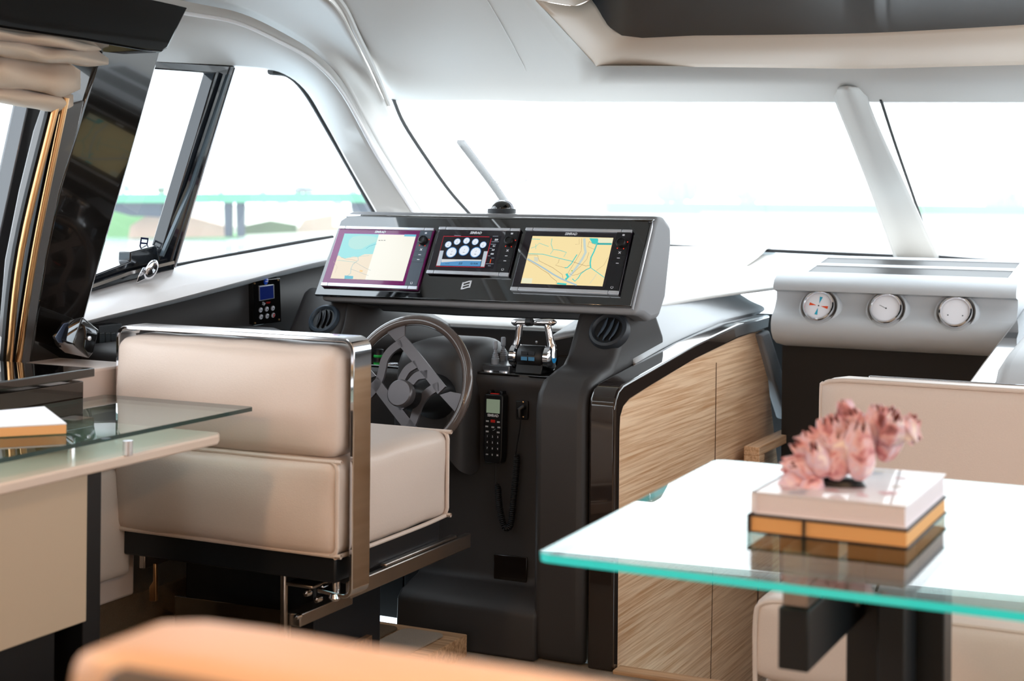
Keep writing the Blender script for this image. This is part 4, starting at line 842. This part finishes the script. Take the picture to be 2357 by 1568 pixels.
# faceted black searchlight control on the pillar
hx=bmesh.new(); capP=[(190,730),(227,760),(214,812),(204,824),(172,797),(168,790)]; bas=[(143,741),(186,731),(172,800),(150,812),(128,794),(121,774)]
vs=[hx.verts.new(onX(x,y,-2.93)) for x,y in capP]+[hx.verts.new(onX(x,y,-3.03)) for x,y in bas]+[hx.verts.new(onX(x,y,-3.16)) for x,y in ((165,750),(200,745),(205,800),(180,815),(160,790))]
bmesh.ops.convex_hull(hx,input=hx.verts); hx.verts.ensure_lookup_table()
used=[v for v in hx.verts if v.link_faces]; idx={v:i for i,v in enumerate(used)}
hv=[v.co.copy() for v in used]; hf=[tuple(idx[v] for v in f_.verts) for f_ in hx.faces]; hx.free()
fb=thing('faceted_speaker','faceted black gloss box mounted at the foot of the black pillar','speaker box',onX(175,775,-3.0))
build('housing',(hv,hf),M['blackgloss'],fb,smooth=False,bevel=0.003)
build('reflection_face',prism([onX(x,y,-3.0) for x,y in ((126,775),(146,744),(184,736),(168,790),(134,789))],(0.012,-0.012,0)),mat('painted_blue_reflection',(70,84,110),0.08,coat=0.8),fb,bevel=0.002)  # bluish reflection on the black gloss, put into the colour of this face
pb=onX(206,779,-2.925); build('round_badge',MB().add(lathe([(0.006,-0.004),(0.006,0.001),(0,0.002)],18),0,frame(pb,(0.2,1,0),(0,0,1),(1,-0.3,0))),M['silver'],fb)
# black topped cabinet behind the glass desk
bc=thing('black_cabinet','low black gloss topped cabinet against the port side behind the glass desk','cabinet',(-3.1,2.2,0.3))
build('cabinet_top',box(-3.34,-2.78,0.6,3.19,0.955,0.978),M['blackgloss'],bc,bevel=0.003)
build('cabinet_body',box(-3.34,-2.80,0.6,3.17,0.30,0.945),M['browngloss'],bc,bevel=0.003)
# desk with glass top
gd=thing('glass_desk','glass topped desk with cream shelf and cream side panel at the left','desk',(-2.5,2.0,0.3))
def glassslab(name,poly,z0_,z1_,par,me,edge,bev=0.0):
    n=len(poly); v=[V((x,y,z0_)) for x,y in poly]+[V((x,y,z1_)) for x,y in poly]
    b=MB(); b.add((v,[tuple(range(n-1,-1,-1)),tuple(range(n,2*n))]),0); b.add((v,[(i,(i+1)%n,(i+1)%n+n,i+n) for i in range(n)]),1)
    return build(name,b,[me,edge],par,smooth=False)
glassslab('glass_top',[(-2.313,0.6),(-2.313,3.235),(-2.322,3.244),(-2.784,3.244),(-2.79,3.23),(-2.79,0.6)],0.892,0.902,gd,M['glasst'],M['gedge'])
build('shelf',prism([(-2.27,0.6,0.836),(-2.28,3.05,0.836),(-2.30,3.085,0.836),(-2.79,3.085,0.836),(-2.79,0.6,0.836)],(0,0,0.024)),M['shelf'],gd,bevel=0.005)
build('cabinet_body',box(-2.79,-2.45,0.6,2.79,0.455,0.835),M['cream'],gd,bevel=0.003)
build('plinth',box(-2.78,-2.50,0.6,2.74,0.30,0.455),M['black'],gd)
build('back_leg',box(-2.79,-2.47,2.80,2.86,0.30,0.834),M['black'],gd,bevel=0.002)
for y in (2.7,1.7):
    build('standoff',MB().add(lathe([(0.010,0.860),(0.010,0.892)],20),0,lambda p,y=y:V((-2.42+p[0],y+p[1],p[2]))),M['chrome'],gd)
p=onZ(297,1008,0.902); build('standoff',MB().add(lathe([(0.011,0.860),(0.011,0.8915)],20),0,lambda q:V((p.x-0.02+q[0],p.y+0.02+q[1],q[2]))),M['silver'],gd)
# pad of papers on the desk
pd_=thing('paper_pad','thick white pad with orange edge lying on the glass desk','paper pad',onZ(75,975,0.904))
pq=[onZ(x,y,0.904) for x,y in ((153,1000),(100,960),(-60,968),(-60,1022),(0,1016))]; 
pk=[onZ(153,999,0.9035),onZ(102,958,0.9035),onZ(-80,975,0.9035),onZ(-60,1010,0.9035)]
pk=[V((p.x,p.y,0.9035)) for p in pk]
build('page_block',prism(pk,(0,0,0.020)),mat('orange_edge_pages',(238,178,120),0.7),pd_,bevel=0.002)
build('top_sheet',prism([p+V((0,0,0.0205)) for p in pk],(0,0,0.003)),M['paper'],pd_)
tag(build('leather_side_panel',MB().add(cushion((-2.865,3.32,0.53),(0.02,0.10,0.15),0.018,(0.01,0.01,0),0,0)),M['leather']),'narrow beige leather flap hanging between the desk and the helm seat','side panel')

# ================================================================== CENTRE CONSOLE WITH GAUGES
cc_=thing('gauge_console','grey moulded console with two long defroster slots and three gauges below the windscreen','console',(-1.25,5.9,0.3))
def cprof(slots):
    p=[(6.22,1.12),(6.22,1.195),(6.20,1.203)]
    if slots: p+=[(6.155,1.196),(6.154,1.190),(6.042,1.173),(6.04,1.179),(5.992,1.172),(5.991,1.166),(5.862,1.146),(5.86,1.152)]
    p+=[(5.85,1.150),(5.80,1.140),(5.765,1.122),(5.752,1.10),(5.758,1.085),(5.80,1.077),(5.80,1.05),(5.775,1.015),(5.755,1.00),(5.735,0.985),(5.725,0.96),(5.73,0.93),(5.755,0.90),(5.80,0.88),(5.92,0.86),(6.10,0.85),(6.18,0.25),(6.22,0.25)]
    return p
cm=MB()
for x0,x1,s_ in ((-1.725,-1.622,False),(-1.622,-0.885,True),(-0.885,-0.84,False)): cm.add(prismX(cprof(s_),x0,x1))
build('moulding',cm,M['dash_glare'],cc_,ang=55)
for a_,b_ in (((6.153,1.1905),(6.043,1.1735)),((5.990,1.1665),(5.863,1.1465))):
    build('slot_shade_strip',MB().add(box(0,0.731,0,math.hypot(a_[0]-b_[0],a_[1]-b_[1]),-0.003,0.003),0,frame((-1.619,b_[0],b_[1]),(1,0,0),(0,a_[0]-b_[0],a_[1]-b_[1]))),M['black'],cc_)  # black strip gives the shallow slot the shade of a deep one
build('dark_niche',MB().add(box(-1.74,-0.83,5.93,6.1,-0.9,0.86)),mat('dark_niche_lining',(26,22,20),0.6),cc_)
GT=math.radians(25); gey=V((0,math.sin(GT),math.cos(GT))); gen=V((0,-math.cos(GT),math.sin(GT)))
lab=['gauge with a red and blue compass rose, leftmost of the three dashboard dials','plain white gauge with a thin needle, middle of the three dashboard dials','plain white gauge with two small dots, rightmost of the three dashboard dials']
for i,(px,py) in enumerate(((1885,705),(2040,711),(2200,719))):
    c=onY(px,py,5.755); g=thing('gauge',lab[i],'gauge',c,'gauges on the centre console'); f=frame(c,(1,0,0),gey,gen)
    build('gauge_housing',MB().add(lathe([(0.088,-0.06),(0.080,-0.02),(0.075,-0.004),(0.070,0.0),(0.064,-0.006),(0.060,-0.02)],48),0,f),M['dash_glare'],cc_)
    build('bezel',MB().add(lathe([(0.061,-0.02),(0.061,0.008),(0.058,0.014),(0.053,0.015),(0.049,0.010),(0.049,0.004)],48),0,f),M['chrome'],g)
    b=MB().add(shift(disc2(0,0,0.050,40),0,0,0.0052),0,f)
    if i==0:
        for a,m_ in ((80,1),(260,1),(-10,2),(170,2)):
            r=math.radians(a); d=V((math.cos(r),math.sin(r),0)); q=V((-d.y,d.x,0)); b.add(([d*0.008,d*0.036+q*0.006+V((0,0,0)),d*0.036-q*0.006],[(0,1,2)]),m_,lambda p_:f((p_[0],p_[1],0.0056)))
        b.add(shift(disc2(0,0,0.003,12),0,0,0.0058),3,f)
    elif i==1: b.add(shift(strip2([(-0.025,0.012),(0.003,-0.002)],0.0016),0,0,0.0056),3,f); b.add(shift(disc2(0,0,0.003,12),0,0,0.0058),3,f)
    else:
        for sx in (-1,1): b.add(shift(disc2(sx*0.026,-0.014,0.0026,12),0,0,0.0058),3,f)
    build('dial_face',b,[M['paper'],mat('teal_pointer',(40,170,200),0.5),mat('orange_pointer',(235,80,30),0.5),mat('dark_pointer',(70,80,85),0.5)],g,smooth=False)
# port gloss trim of the console, following the dash shoulder
out=[(4.372,0.0),(4.372,0.79),(4.378,0.822),(4.40,0.848),(4.44,0.861),(4.679,0.886),(5.09,0.930),(5.568,0.965),(5.96,0.972)]
inn=[(5.94,0.920),(5.568,0.912),(5.09,0.878),(4.679,0.832),(4.49,0.808),(4.44,0.79),(4.42,0.765),(4.415,0.72),(4.415,0.0)]
tag(build('gloss_trim_band',prismX(out+inn,-1.884,-1.798),M['browngloss'],bevel=0.008,seg=3),'dark brown gloss trim band rising from the floor and running along the oak panel','trim band')
# starboard console: mirrored trim and grey dash
out2=[(4.60,0.0),(4.60,0.80),(4.62,0.85),(4.66,0.872),(4.80,0.884),(5.2,0.94),(5.6,0.99),(5.95,1.04)]
inn2=[(5.95,0.985),(5.6,0.935),(5.2,0.885),(4.80,0.83),(4.68,0.81),(4.65,0.78),(4.645,0.0)]
tag(build('gloss_trim_band',prismX(out2+inn2,-0.842,-0.760),M['blackgloss'],bevel=0.008,seg=3),'black gloss trim band on the starboard console at the right edge','trim band')
p2=[(4.66,0.0),(4.64,0.80),(4.66,0.90),(4.74,0.96),(4.9,0.985),(5.4,1.03),(5.95,1.10),(6.1,1.0),(6.1,0.0)]
tag(build('starboard_console',prismX(p2,-0.745,0.9),M['dash_glare'],bevel=0.04,seg=4),'grey moulded starboard dashboard at the right edge behind the sofa','dashboard')
struct(build('wall_companionway_starboard',box(-0.83,-0.80,4.64,6.1,-0.9,0.84),M['oak']))

# ================================================================== RIGHT HAND DINETTE
so=thing('dinette_sofa','beige leather dinette sofa behind the glass table at the right','sofa',(-0.4,4.0,0))
build('backrest',MB().add(cushion((-0.33,4.33,0.70),(0.812,0.075,0.235),0.022,(0.0,0.012,0.004),0.004,3)),M['leather'],so)
build('piping',tube(curve([(-1.138,4.27,0.5),(-1.140,4.268,0.88),(-1.13,4.265,0.925),(-1.09,4.262,0.936),(-1.03,4.262,0.938),(-0.9,4.262,0.938),(-0.4,4.262,0.938),(0.45,4.262,0.938)],5),0.006,8),M['leather'],so)
build('seat_cushion',MB().add(cushion((-0.33,3.93,0.39),(0.79,0.34,0.10),0.03,(0.0,0.01,0.01),0.003,8)),M['leather'],so)
build('sofa_base',MB().add(cushion((-0.33,3.96,0.14),(0.775,0.33,0.15),0.02,(0.0,0.01,0),0.003,6)),M['leather'],so)
build('piping',tube(curve([(-1.112,3.60,0.02),(-1.115,3.598,0.3),(-1.115,3.598,0.44),(-1.10,3.598,0.475),(-1.05,3.60,0.485),(-0.98,3.60,0.485),(-0.8,3.60,0.485),(0.3,3.60,0.485)],5),0.006,8),M['leather'],so)
build('sofa_back_panel',box(-1.12,0.47,4.415,4.45,0.0,0.90),M['leather'],so,bevel=0.006)
build('chrome_strip',box(-1.04,0.47,4.40,4.416,0.925,0.938),M['chrome'],so,bevel=0.002)
dt=thing('glass_table','large clear glass table top with turquoise edges on a black and steel pedestal','table',(-0.5,3.3,0))
rp_=[(0.0,2.149),(-0.992,2.149),(-1.004,2.153),(-1.012,2.165),(-1.043,3.064),(-1.039,3.08),(-1.025,3.088),(0.0,3.088)]
n=len(rp_)
glassslab('glass_top',list(reversed(rp_)),0.888,0.90,dt,M['glasst'],M['aqua'])
build('support_arm',box(-0.707,-0.658,2.40,2.84,0.70,0.798),M['navy'],dt,bevel=0.003)
build('support_pad',box(-0.703,-0.662,2.41,2.60,0.798,0.8875),M['steel'],dt,bevel=0.002)
build('pedestal',box(-0.691,-0.519,2.77,2.84,0.0,0.887),M['black'],dt,bevel=0.003)
build('pedestal_plate',box(-0.613,-0.566,2.67,2.765,0.0,0.887),M['navy'],dt,bevel=0.003)
build('bolt',MB().add(lathe([(0.007,-0.006),(0.007,0.003),(0.0,0.005)],16),0,frame((-0.6575,2.72,0.735),(0,1,0),(0,0,1),(1,0,0))),M['chrome'],dt)
# books
def book(name,label,x0,x1,y0,y1,z0_,z1_,cov,pg,ang,spine_left=True,prn=False):
    t=thing(name,label,'book',((x0+x1)/2,(y0+y1)/2,z0_),'books on the glass table'); c=V(((x0+x1)/2,(y0+y1)/2,0)); R=Matrix.Rotation(ang,3,'Z')
    g=lambda p:R@(V(p)-c)+c
    ct_=0.0022
    build('page_block',MB().add(box(x0+0.004,x1-0.003,y0+0.003,y1-0.003,z0_+ct_,z1_-ct_),0,g),pg,t)
    cv=MB().add(box(x0,x1,y0,y1,z1_-ct_,z1_),0,g).add(box(x0,x1,y0,y1,z0_,z0_+ct_),0,g)
    if spine_left: cv.add(box(x0-0.002,x0+0.004,y0,y1,z0_,z1_),0,g)
    ms=[cov]
    if prn:
        ms+=[mat('print_grey',(186,192,204),0.4),mat('print_rose',(214,176,184),0.4),mat('print_sand',(216,210,196),0.4)]; rn=random.Random(4)
        for k in range(16):
            x=rn.uniform(-0.745,-0.54); y=rn.uniform(2.48,2.75); w=rn.uniform(0.006,0.024); cv.add(([(x+w*math.cos(a)*rn.uniform(.6,1),y+w*math.sin(a)*rn.uniform(.4,1),z1_+0.0003) for a in [i*math.pi/4 for i in range(8)]],[tuple(range(8))]),rn.choice((1,2,3)))
    return t,g,build('cover',cv,ms,t)
b1,g1,_=book('book','book with yellowed pages and dark cover, lying directly on the glass table',-0.772,-0.515,2.447,2.762,0.9003,0.929,M['cover'],M['pageyellow'],0.0)
build('ribbon_marker',MB().add(prism([(-0.682,2.4460,0.928),(-0.677,2.4460,0.928),(-0.677,2.4455,0.902),(-0.682,2.4455,0.902)],(0,-0.0008,0))),M['black'],b1)
cl=mat('pale_printed_cover',(232,230,236),0.35,coat=0.3)
ar=MB()
rnd=random.Random(4)
b2,g2,cv=book('book','thick pale book with pinkish spine, the upper one under the barnacle cluster',-0.768,-0.520,2.459,2.777,0.9293,0.9645,cl,M['pagewhite'],0.0,True,True)
build('spine',box(-0.772,-0.765,2.461,2.773,0.930,0.964),mat('pink_spine',(214,176,180),0.5),b2,bevel=0.001)
# barnacle cluster
bm_=bpy.data.materials.new('barnacle_shell'); bm_.use_nodes=True; nn=bm_.node_tree.nodes; LL=bm_.node_tree.links; pb_=nn['Principled BSDF']
tc_=nn.new('ShaderNodeTexCoord'); nz=nn.new('ShaderNodeTexNoise'); nz.inputs['Scale'].default_value=28; nz.inputs['Detail'].default_value=5; nz.inputs['Distortion'].default_value=1.2
cr_=nn.new('ShaderNodeValToRGB'); ee=cr_.color_ramp.elements; ee[0].position=0.3; ee[0].color=lin((140,88,92)); ee[1].position=0.7; ee[1].color=lin((246,230,222))
for p_,c_ in ((0.40,(206,138,140)),(0.5,(232,190,190)),(0.58,(216,186,200))): q_=ee.new(p_); q_.color=lin(c_)
LL.new(tc_.outputs['Object'],nz.inputs['Vector']); LL.new(nz.outputs[0],cr_.inputs[0]); LL.new(cr_.outputs[0],pb_.inputs['Base Color']); pb_.inputs['Roughness'].default_value=0.6
bp_=nn.new('ShaderNodeBump'); bp_.inputs['Strength'].default_value=0.5; bp_.inputs['Distance'].default_value=0.004; LL.new(nz.outputs[0],bp_.inputs['Height']); LL.new(bp_.outputs[0],pb_.inputs['Normal'])
shl=MB(); YB=2.593
def barn(x,y,z,dx,dy,dz,L,r,sd):
    d=V((dx,dy,dz)).normalized(); a=V((0,0,1)) if abs(d.z)<0.9 else V((1,0,0)); e1=d.cross(a).normalized(); e2=d.cross(e1); o=V((x,y,z)); sg=24
    prof=[(0.35,0.0),(0.75,0.12),(0.98,0.32),(1.0,0.5),(0.88,0.72),(0.66,0.92),(0.54,1.0),(0.44,0.985),(0.36,0.88),(0.22,0.75),(0.0,0.72)]
    vv=[];ff__=[]
    for j,(rr_,zz) in enumerate(prof):
        for i in range(sg):
            th_=2*math.pi*i/sg; rib=1+0.10*math.cos(6*th_+sd)+0.04*math.cos(17*th_+sd*2); jag=1.0+(0.10*math.cos(5*th_+sd) if 5<=j<=7 else 0)
            w=r*rr_*rib*(1+0.15*noise.noise(V((math.cos(th_)+sd,math.sin(th_),zz*2))))
            vv.append(o+(e1*math.cos(th_)+e2*math.sin(th_))*w+d*(L*zz*jag))
    for j in range(len(prof)-1):
        for i in range(sg): ff__.append((j*sg+i,j*sg+(i+1)%sg,(j+1)*sg+(i+1)%sg,(j+1)*sg+i))
    shl.add((vv,ff__[:7*sg]),0); shl.add((vv,ff__[7*sg:]),1)
for i,(px,py,dy,dx,dz,L,r) in enumerate([(1870,1095,-0.05,-0.6,-0.35,0.055,0.021),(1880,1080,-0.03,-0.8,0.1,0.06,0.020),(1890,1055,0,-0.7,0.5,0.06,0.022),(1900,1110,-0.06,-0.15,-0.2,0.045,0.018),(1935,1115,-0.055,0.1,0.9,0.085,0.024),(1915,1085,-0.06,-0.2,0.8,0.07,0.020),(1905,1060,-0.02,-0.5,0.9,0.065,0.021),(1925,1050,-0.02,-0.3,0.95,0.07,0.022),(1945,1040,0,-0.2,1,0.075,0.02),
    (1990,1095,-0.05,0.05,0.95,0.105,0.025),(1965,1040,0.03,-0.25,1,0.09,0.02),(1985,1010,0.02,-0.3,1,0.06,0.018),(2010,1020,0,0.1,1,0.07,0.019),(2030,1060,0,0.35,0.9,0.085,0.02),(2045,1020,-0.02,0.4,0.9,0.07,0.020),(2070,1005,0,0.5,0.6,0.05,0.020),(2075,960,-0.02,0.45,-0.6,0.05,0.019),(2025,990,0,0.1,1,0.05,0.018),(1955,985,0.02,-0.3,0.9,0.05,0.016),(1920,1020,0.02,-0.4,0.9,0.05,0.02),(2040,1000,0.02,0.3,1,0.055,0.018),(1960,1085,-0.03,0.1,1,0.08,0.02),(1935,1070,-0.06,-0.4,0.5,0.06,0.017),(1895,1080,-0.06,-0.7,0.3,0.05,0.017)]):
    p=onY(px,py,YB); kx=0.92; barn(p.x,YB+dy*0.63,max(p.z,0.978),dx,-0.25+0.3*math.sin(i*2.1),dz,L*0.88,r*0.98,i*1.7)
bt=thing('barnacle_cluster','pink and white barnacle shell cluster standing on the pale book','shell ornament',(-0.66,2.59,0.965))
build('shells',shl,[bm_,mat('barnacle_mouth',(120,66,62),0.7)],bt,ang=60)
build('shadow_disc',MB().add(lathe([(0.0,0.012),(0.6,0.012),(0.9,0.008),(1.0,0.0)],28),0,lambda q:V((-0.675+q[0]*0.062,2.585+q[1]*0.03,0.9652+q[2]))),M['black'],bt)  # flat black disc stands in for the shadow beneath the cluster
# ================================================================== FOREGROUND SOFA BACK
fo=thing('saloon_sofa','out of focus tan leather sofa back in the bottom foreground','sofa',(-0.1,0.92,0.5))
build('back_cushion',MB().add(cushion((-0.03,0.917,0.965),(0.745,0.060,0.158),0.022,(0.0,0.01,0.004),0.003,4)),M['leathero'],fo)
build('back_shell',box(-0.725,0.72,0.838,0.864,0.2,1.119),mat('dark_brown_shell',(52,38,30),0.5),fo,bevel=0.01)

# ================================================================== OUTSIDE
def ext(px,py,d): return onD(px,py,d)
wm=mat('harbour_water',(190,205,212),0.12,bump=0.4,bscale=0.8)
struct(build('floor_water',([(-400,-60,-1.9),(400,-60,-1.9),(400,600,-1.9),(-400,600,-1.9)],[(0,1,2,3)]),wm),'pale grey harbour water around the yacht','water')
bpy.data.objects['floor_water'].name='water'
dk=mat('white_deck',(236,238,240),0.4)
tag(build('foredeck',MB().add(patch([[V((-3.9,5.6,1.02)),V((-3.7,7.2,1.05)),V((-3.0,9.5,1.12)),V((-1.6,12.5,1.2))],[V((-3.2,6.9,1.12)),V((-2.9,7.6,1.15)),V((-2.4,9.6,1.22)),V((-1.4,12.6,1.26))],[V((-1.3,7.1,1.19)),V((-1.3,8,1.22)),V((-1.3,10,1.27)),V((-1.3,12.7,1.28))],[V((0.6,7.0,1.12)),V((0.3,7.6,1.15)),V((-0.2,9.6,1.22)),V((-1.2,12.6,1.26))],[V((1.3,5.6,1.02)),V((1.1,7.2,1.05)),V((0.4,9.5,1.12)),V((-1.0,12.5,1.2))]],4)),dk,solid=0.05,off=-1),'white foredeck seen through the windscreen','deck')
tag(build('side_deck',MB().add(patch([[V((-3.62,0,0.6)),V((-3.62,3,0.75)),V((-3.66,5,0.98)),V((-3.75,6,1.05))],[V((-4.2,0,0.6)),V((-4.2,3,0.75)),V((-4.1,5,0.96)),V((-4.0,6,1.03))]],4)),dk,solid=0.05,off=-1),'white side deck just outside the port windows','deck')
tag(build('deck_rail',MB().add(tube([onD(150,640,5.6),onD(300,617,6.1),onD(420,602,6.6)],0.012,8)).add(tube([onD(290,618,6.05),onD(290,618,6.05)+V((0,0,-0.35))],0.012,8)),M['steel']),'thin steel deck rail outside the sliding side window','rail')
# far bank, bridge, posts and trees to port
DB=100.0
grass=mat('grass_bank',(112,160,100),0.9,var=0.3,bscale=0.3); reed=mat('reeds',(206,172,150),0.9,var=0.15,bscale=0.4); stone=mat('dark_bank_edge',(70,62,52),0.9)
def slabD(name,pts,d,th,m,**k): return build(name,prism([ext(x,y,d) for x,y in pts],(AX*th)),m,**k)
gb=tag(slabD('grass_bank',[(-300,560),(400,556),(560,545),(380,500),(290,470),(-300,462)],DB+6,2,grass),'green grass bank below the footbridge seen through the side windows','bank')
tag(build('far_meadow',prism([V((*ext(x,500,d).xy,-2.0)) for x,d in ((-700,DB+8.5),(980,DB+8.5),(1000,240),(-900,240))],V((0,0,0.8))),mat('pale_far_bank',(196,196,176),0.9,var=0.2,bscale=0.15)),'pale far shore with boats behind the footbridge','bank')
tag(slabD('reed_bed',[(295,548),(520,545),(515,520),(440,500),(400,478),(345,492),(300,520)],DB+3,1.2,reed),'beige reed bed at the waterline left of the bridge posts','reeds')
tag(slabD('shrub_verge',[(560,540),(680,535),(680,518),(620,508),(560,520)],DB+3,0.8,mat('dark_green_verge',(86,104,60),0.9,var=0.3,bscale=0.5)),'dark green verge at the waterline right of the bridge posts','verge')
tag(slabD('reed_bed',[(680,535),(880,530),(880,500),(760,495),(700,505)],DB+4.5,1.2,reed),'beige reed bed beneath the right end of the footbridge','reeds')
fb_=thing('footbridge','green decked footbridge across the harbour seen through the side windows','bridge',ext(550,500,DB))
build('deck',MB().add(prism([ext(x,y,DB) for x,y in ((-200,448),(900,444),(900,466),(-200,468))],AX*3)),mat('green_bridge_deck',(84,148,114),0.8,var=0.15,bscale=0.4),fb_)
build('fascia',MB().add(prism([ext(x,y,DB+0.2) for x,y in ((-200,466),(370,467),(370,500),(300,497),(240,480),(-200,478))],AX*2)),mat('dark_blue_underside',(44,54,66),0.8),fb_)
build('fascia',MB().add(prism([ext(x,y,DB+0.2) for x,y in ((805,464),(900,464),(900,505),(810,490))],AX*2)),bpy.data.materials['dark_blue_underside'],fb_)
build('railing',MB().add(prism([ext(x,y,DB+0.1) for x,y in ((-200,432),(900,428),(900,430),(-200,434))],AX*0.1)),mat('pale_railing',(170,180,185),0.7),fb_)
for x in (525,553): build('pier',MB().add(prism([ext(a,b,DB+0.3) for a,b in ((x-11,462),(x+9,462),(x+8,545),(x-8,545))],AX*0.6)),bpy.data.materials['dark_blue_underside'],fb_)
for x in (776,): build('pale_pier',MB().add(prism([ext(a,b,DB+0.3) for a,b in ((x-9,465),(x+9,465),(x+9,520),(x-9,520))],AX*0.6)),mat('pale_pier',(214,220,224),0.8),fb_)
rnd=random.Random(11)
boatm=[mat('boat_white',(225,225,228),0.5),mat('boat_rose',(226,196,192),0.5),mat('boat_blue',(170,190,214),0.5)]
bl=['left','middle','right']
for i,(x,y,w,h) in enumerate([(455,490,22,26),(590,492,20,20),(641,485,22,24),(688,475,13,22),(735,488,22,20)]):
    q=[(x-w,y+h*0.5),(x-w*0.8,y),(x-w*0.3,y-h*0.2),(x-w*0.1,y-h),(x+w*0.4,y-h),(x+w*0.5,y-h*0.1),(x+w,y),(x+w*0.9,y+h*0.5)]
    tag(slabD('moored_boat',q,DB+12,3,boatm[i%3]),['white moored boat left of the bridge posts','rosy moored boat directly right of the bridge posts','blue moored boat second to the right of the bridge posts','white moored boat third to the right of the bridge posts','rosy moored boat farthest right under the bridge'][i],'boat','moored boats beyond the footbridge')
def tree(px,py,w,h,d,label,seed,col,haze=0):
    rnd=random.Random(seed); t=thing('far_tree',label,'tree',ext(px,py,d),'trees on the far shore')
    b=MB(); k=d/F
    for i in range(9):
        a=rnd.uniform(-1,1); c=ext(px+a*w*0.6,py-h*(0.45+rnd.uniform(-0.25,0.3)*(1-abs(a))),d); r=k*w*rnd.uniform(0.22,0.4); vv,ff0=lathe([(0,-1)]+[(math.cos(x),math.sin(x)) for x in (-1,-0.5,0,0.5,1)]+[(0,1)],9)
        vv=[c+V((p[0]*r*rnd.uniform(0.8,1.2),p[1]*r,p[2]*r*0.85*h/w*1.3)) for p in vv]; b.add((vv,ff0))
    build('crown',b,col,t); build('trunk',tube([V((*ext(px,py,d).xy,-1.21 if d<200 else -2.0)),ext(px,py-h*0.5,d)],k*w*0.05,6),M['cover'],t)
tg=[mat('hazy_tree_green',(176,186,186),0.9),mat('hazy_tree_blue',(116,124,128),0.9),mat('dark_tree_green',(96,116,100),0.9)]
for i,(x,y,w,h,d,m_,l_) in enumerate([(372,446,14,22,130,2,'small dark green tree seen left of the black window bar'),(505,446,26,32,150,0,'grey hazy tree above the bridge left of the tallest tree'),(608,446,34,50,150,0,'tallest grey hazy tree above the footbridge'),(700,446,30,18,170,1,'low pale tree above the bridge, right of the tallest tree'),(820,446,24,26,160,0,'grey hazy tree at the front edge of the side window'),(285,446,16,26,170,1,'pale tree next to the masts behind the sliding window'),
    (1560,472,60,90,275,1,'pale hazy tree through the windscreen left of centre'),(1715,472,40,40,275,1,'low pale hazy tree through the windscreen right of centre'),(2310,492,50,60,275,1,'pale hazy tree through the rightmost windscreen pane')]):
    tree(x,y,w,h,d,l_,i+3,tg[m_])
for i,x in enumerate((283,300)): tag(build('far_mast',tube([V((*ext(x,450,140).xy,-1.2)),ext(x,330+i*25,140)],0.10,6),tg[0]),['taller faint mast, left one behind the sliding side window','shorter faint mast, right one behind the sliding side window'][i],'mast','faint masts on the shore')
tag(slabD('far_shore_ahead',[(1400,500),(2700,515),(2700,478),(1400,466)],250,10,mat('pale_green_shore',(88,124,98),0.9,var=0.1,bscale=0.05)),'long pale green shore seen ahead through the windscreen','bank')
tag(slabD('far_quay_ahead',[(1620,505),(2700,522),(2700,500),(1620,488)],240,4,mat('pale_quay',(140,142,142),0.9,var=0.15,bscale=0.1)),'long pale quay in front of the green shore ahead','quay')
# wiper outside
wp=thing('windscreen_wiper','slim wiper with arm resting on the windscreen behind the compass','wiper',onS(1165,455,-0.08))
wa=[onS(x,y,0.10) for x,y in ((1060,325),(1100,378),(1135,425),(1172,478),(1195,515))]
build('wiper_blade',ribbon(curve(wa[:4],4),0.038,0.016,(1,0,0)),mat('wiper_grey',(14,20,26),0.5),wp)
build('wiper_arm',tube(curve([onS(x,y,0.16) for x,y in ((1118,400),(1150,440),(1180,485),(1205,530))],4),0.008,8),mat('wiper_arm',(34,40,44),0.4),wp)
build('wiper_hose',tube(curve([onS(x,y,0.15) for x,y in ((1140,418),(1158,404),(1190,408),(1212,415),(1190,422),(1160,420),(1145,424))],5),0.0035,6),bpy.data.materials['wiper_arm'],wp)
# ================================================================== SALOON DOWNLIGHTS (real fittings behind and above the camera)
for i,(x,y) in enumerate(((-2.0,0.9),(-2.0,-0.6),(0.2,0.9),(0.2,-0.6))):
    dl=thing('ceiling_downlight','small round warm ceiling downlight above the saloon','ceiling light',(x,y,2.02),'saloon downlights')
    build('trim_ring',MB().add(lathe([(0.04,0.0),(0.045,-0.006),(0.036,-0.008),(0.034,0.0)],24),0,frame((x,y,2.02),(1,0,0),(0,1,0))),M['chrome'],dl)
    build('lens',MB().add(lathe([(0.034,-0.003),(0.0,-0.003)],24),0,frame((x,y,2.02),(1,0,0),(0,1,0))),glow('warm_lamp_lens',(255,196,130),6),dl)
    area_light('downlight_beam',(x,y,2.005),0.16,20,(1.0,0.62,0.34))
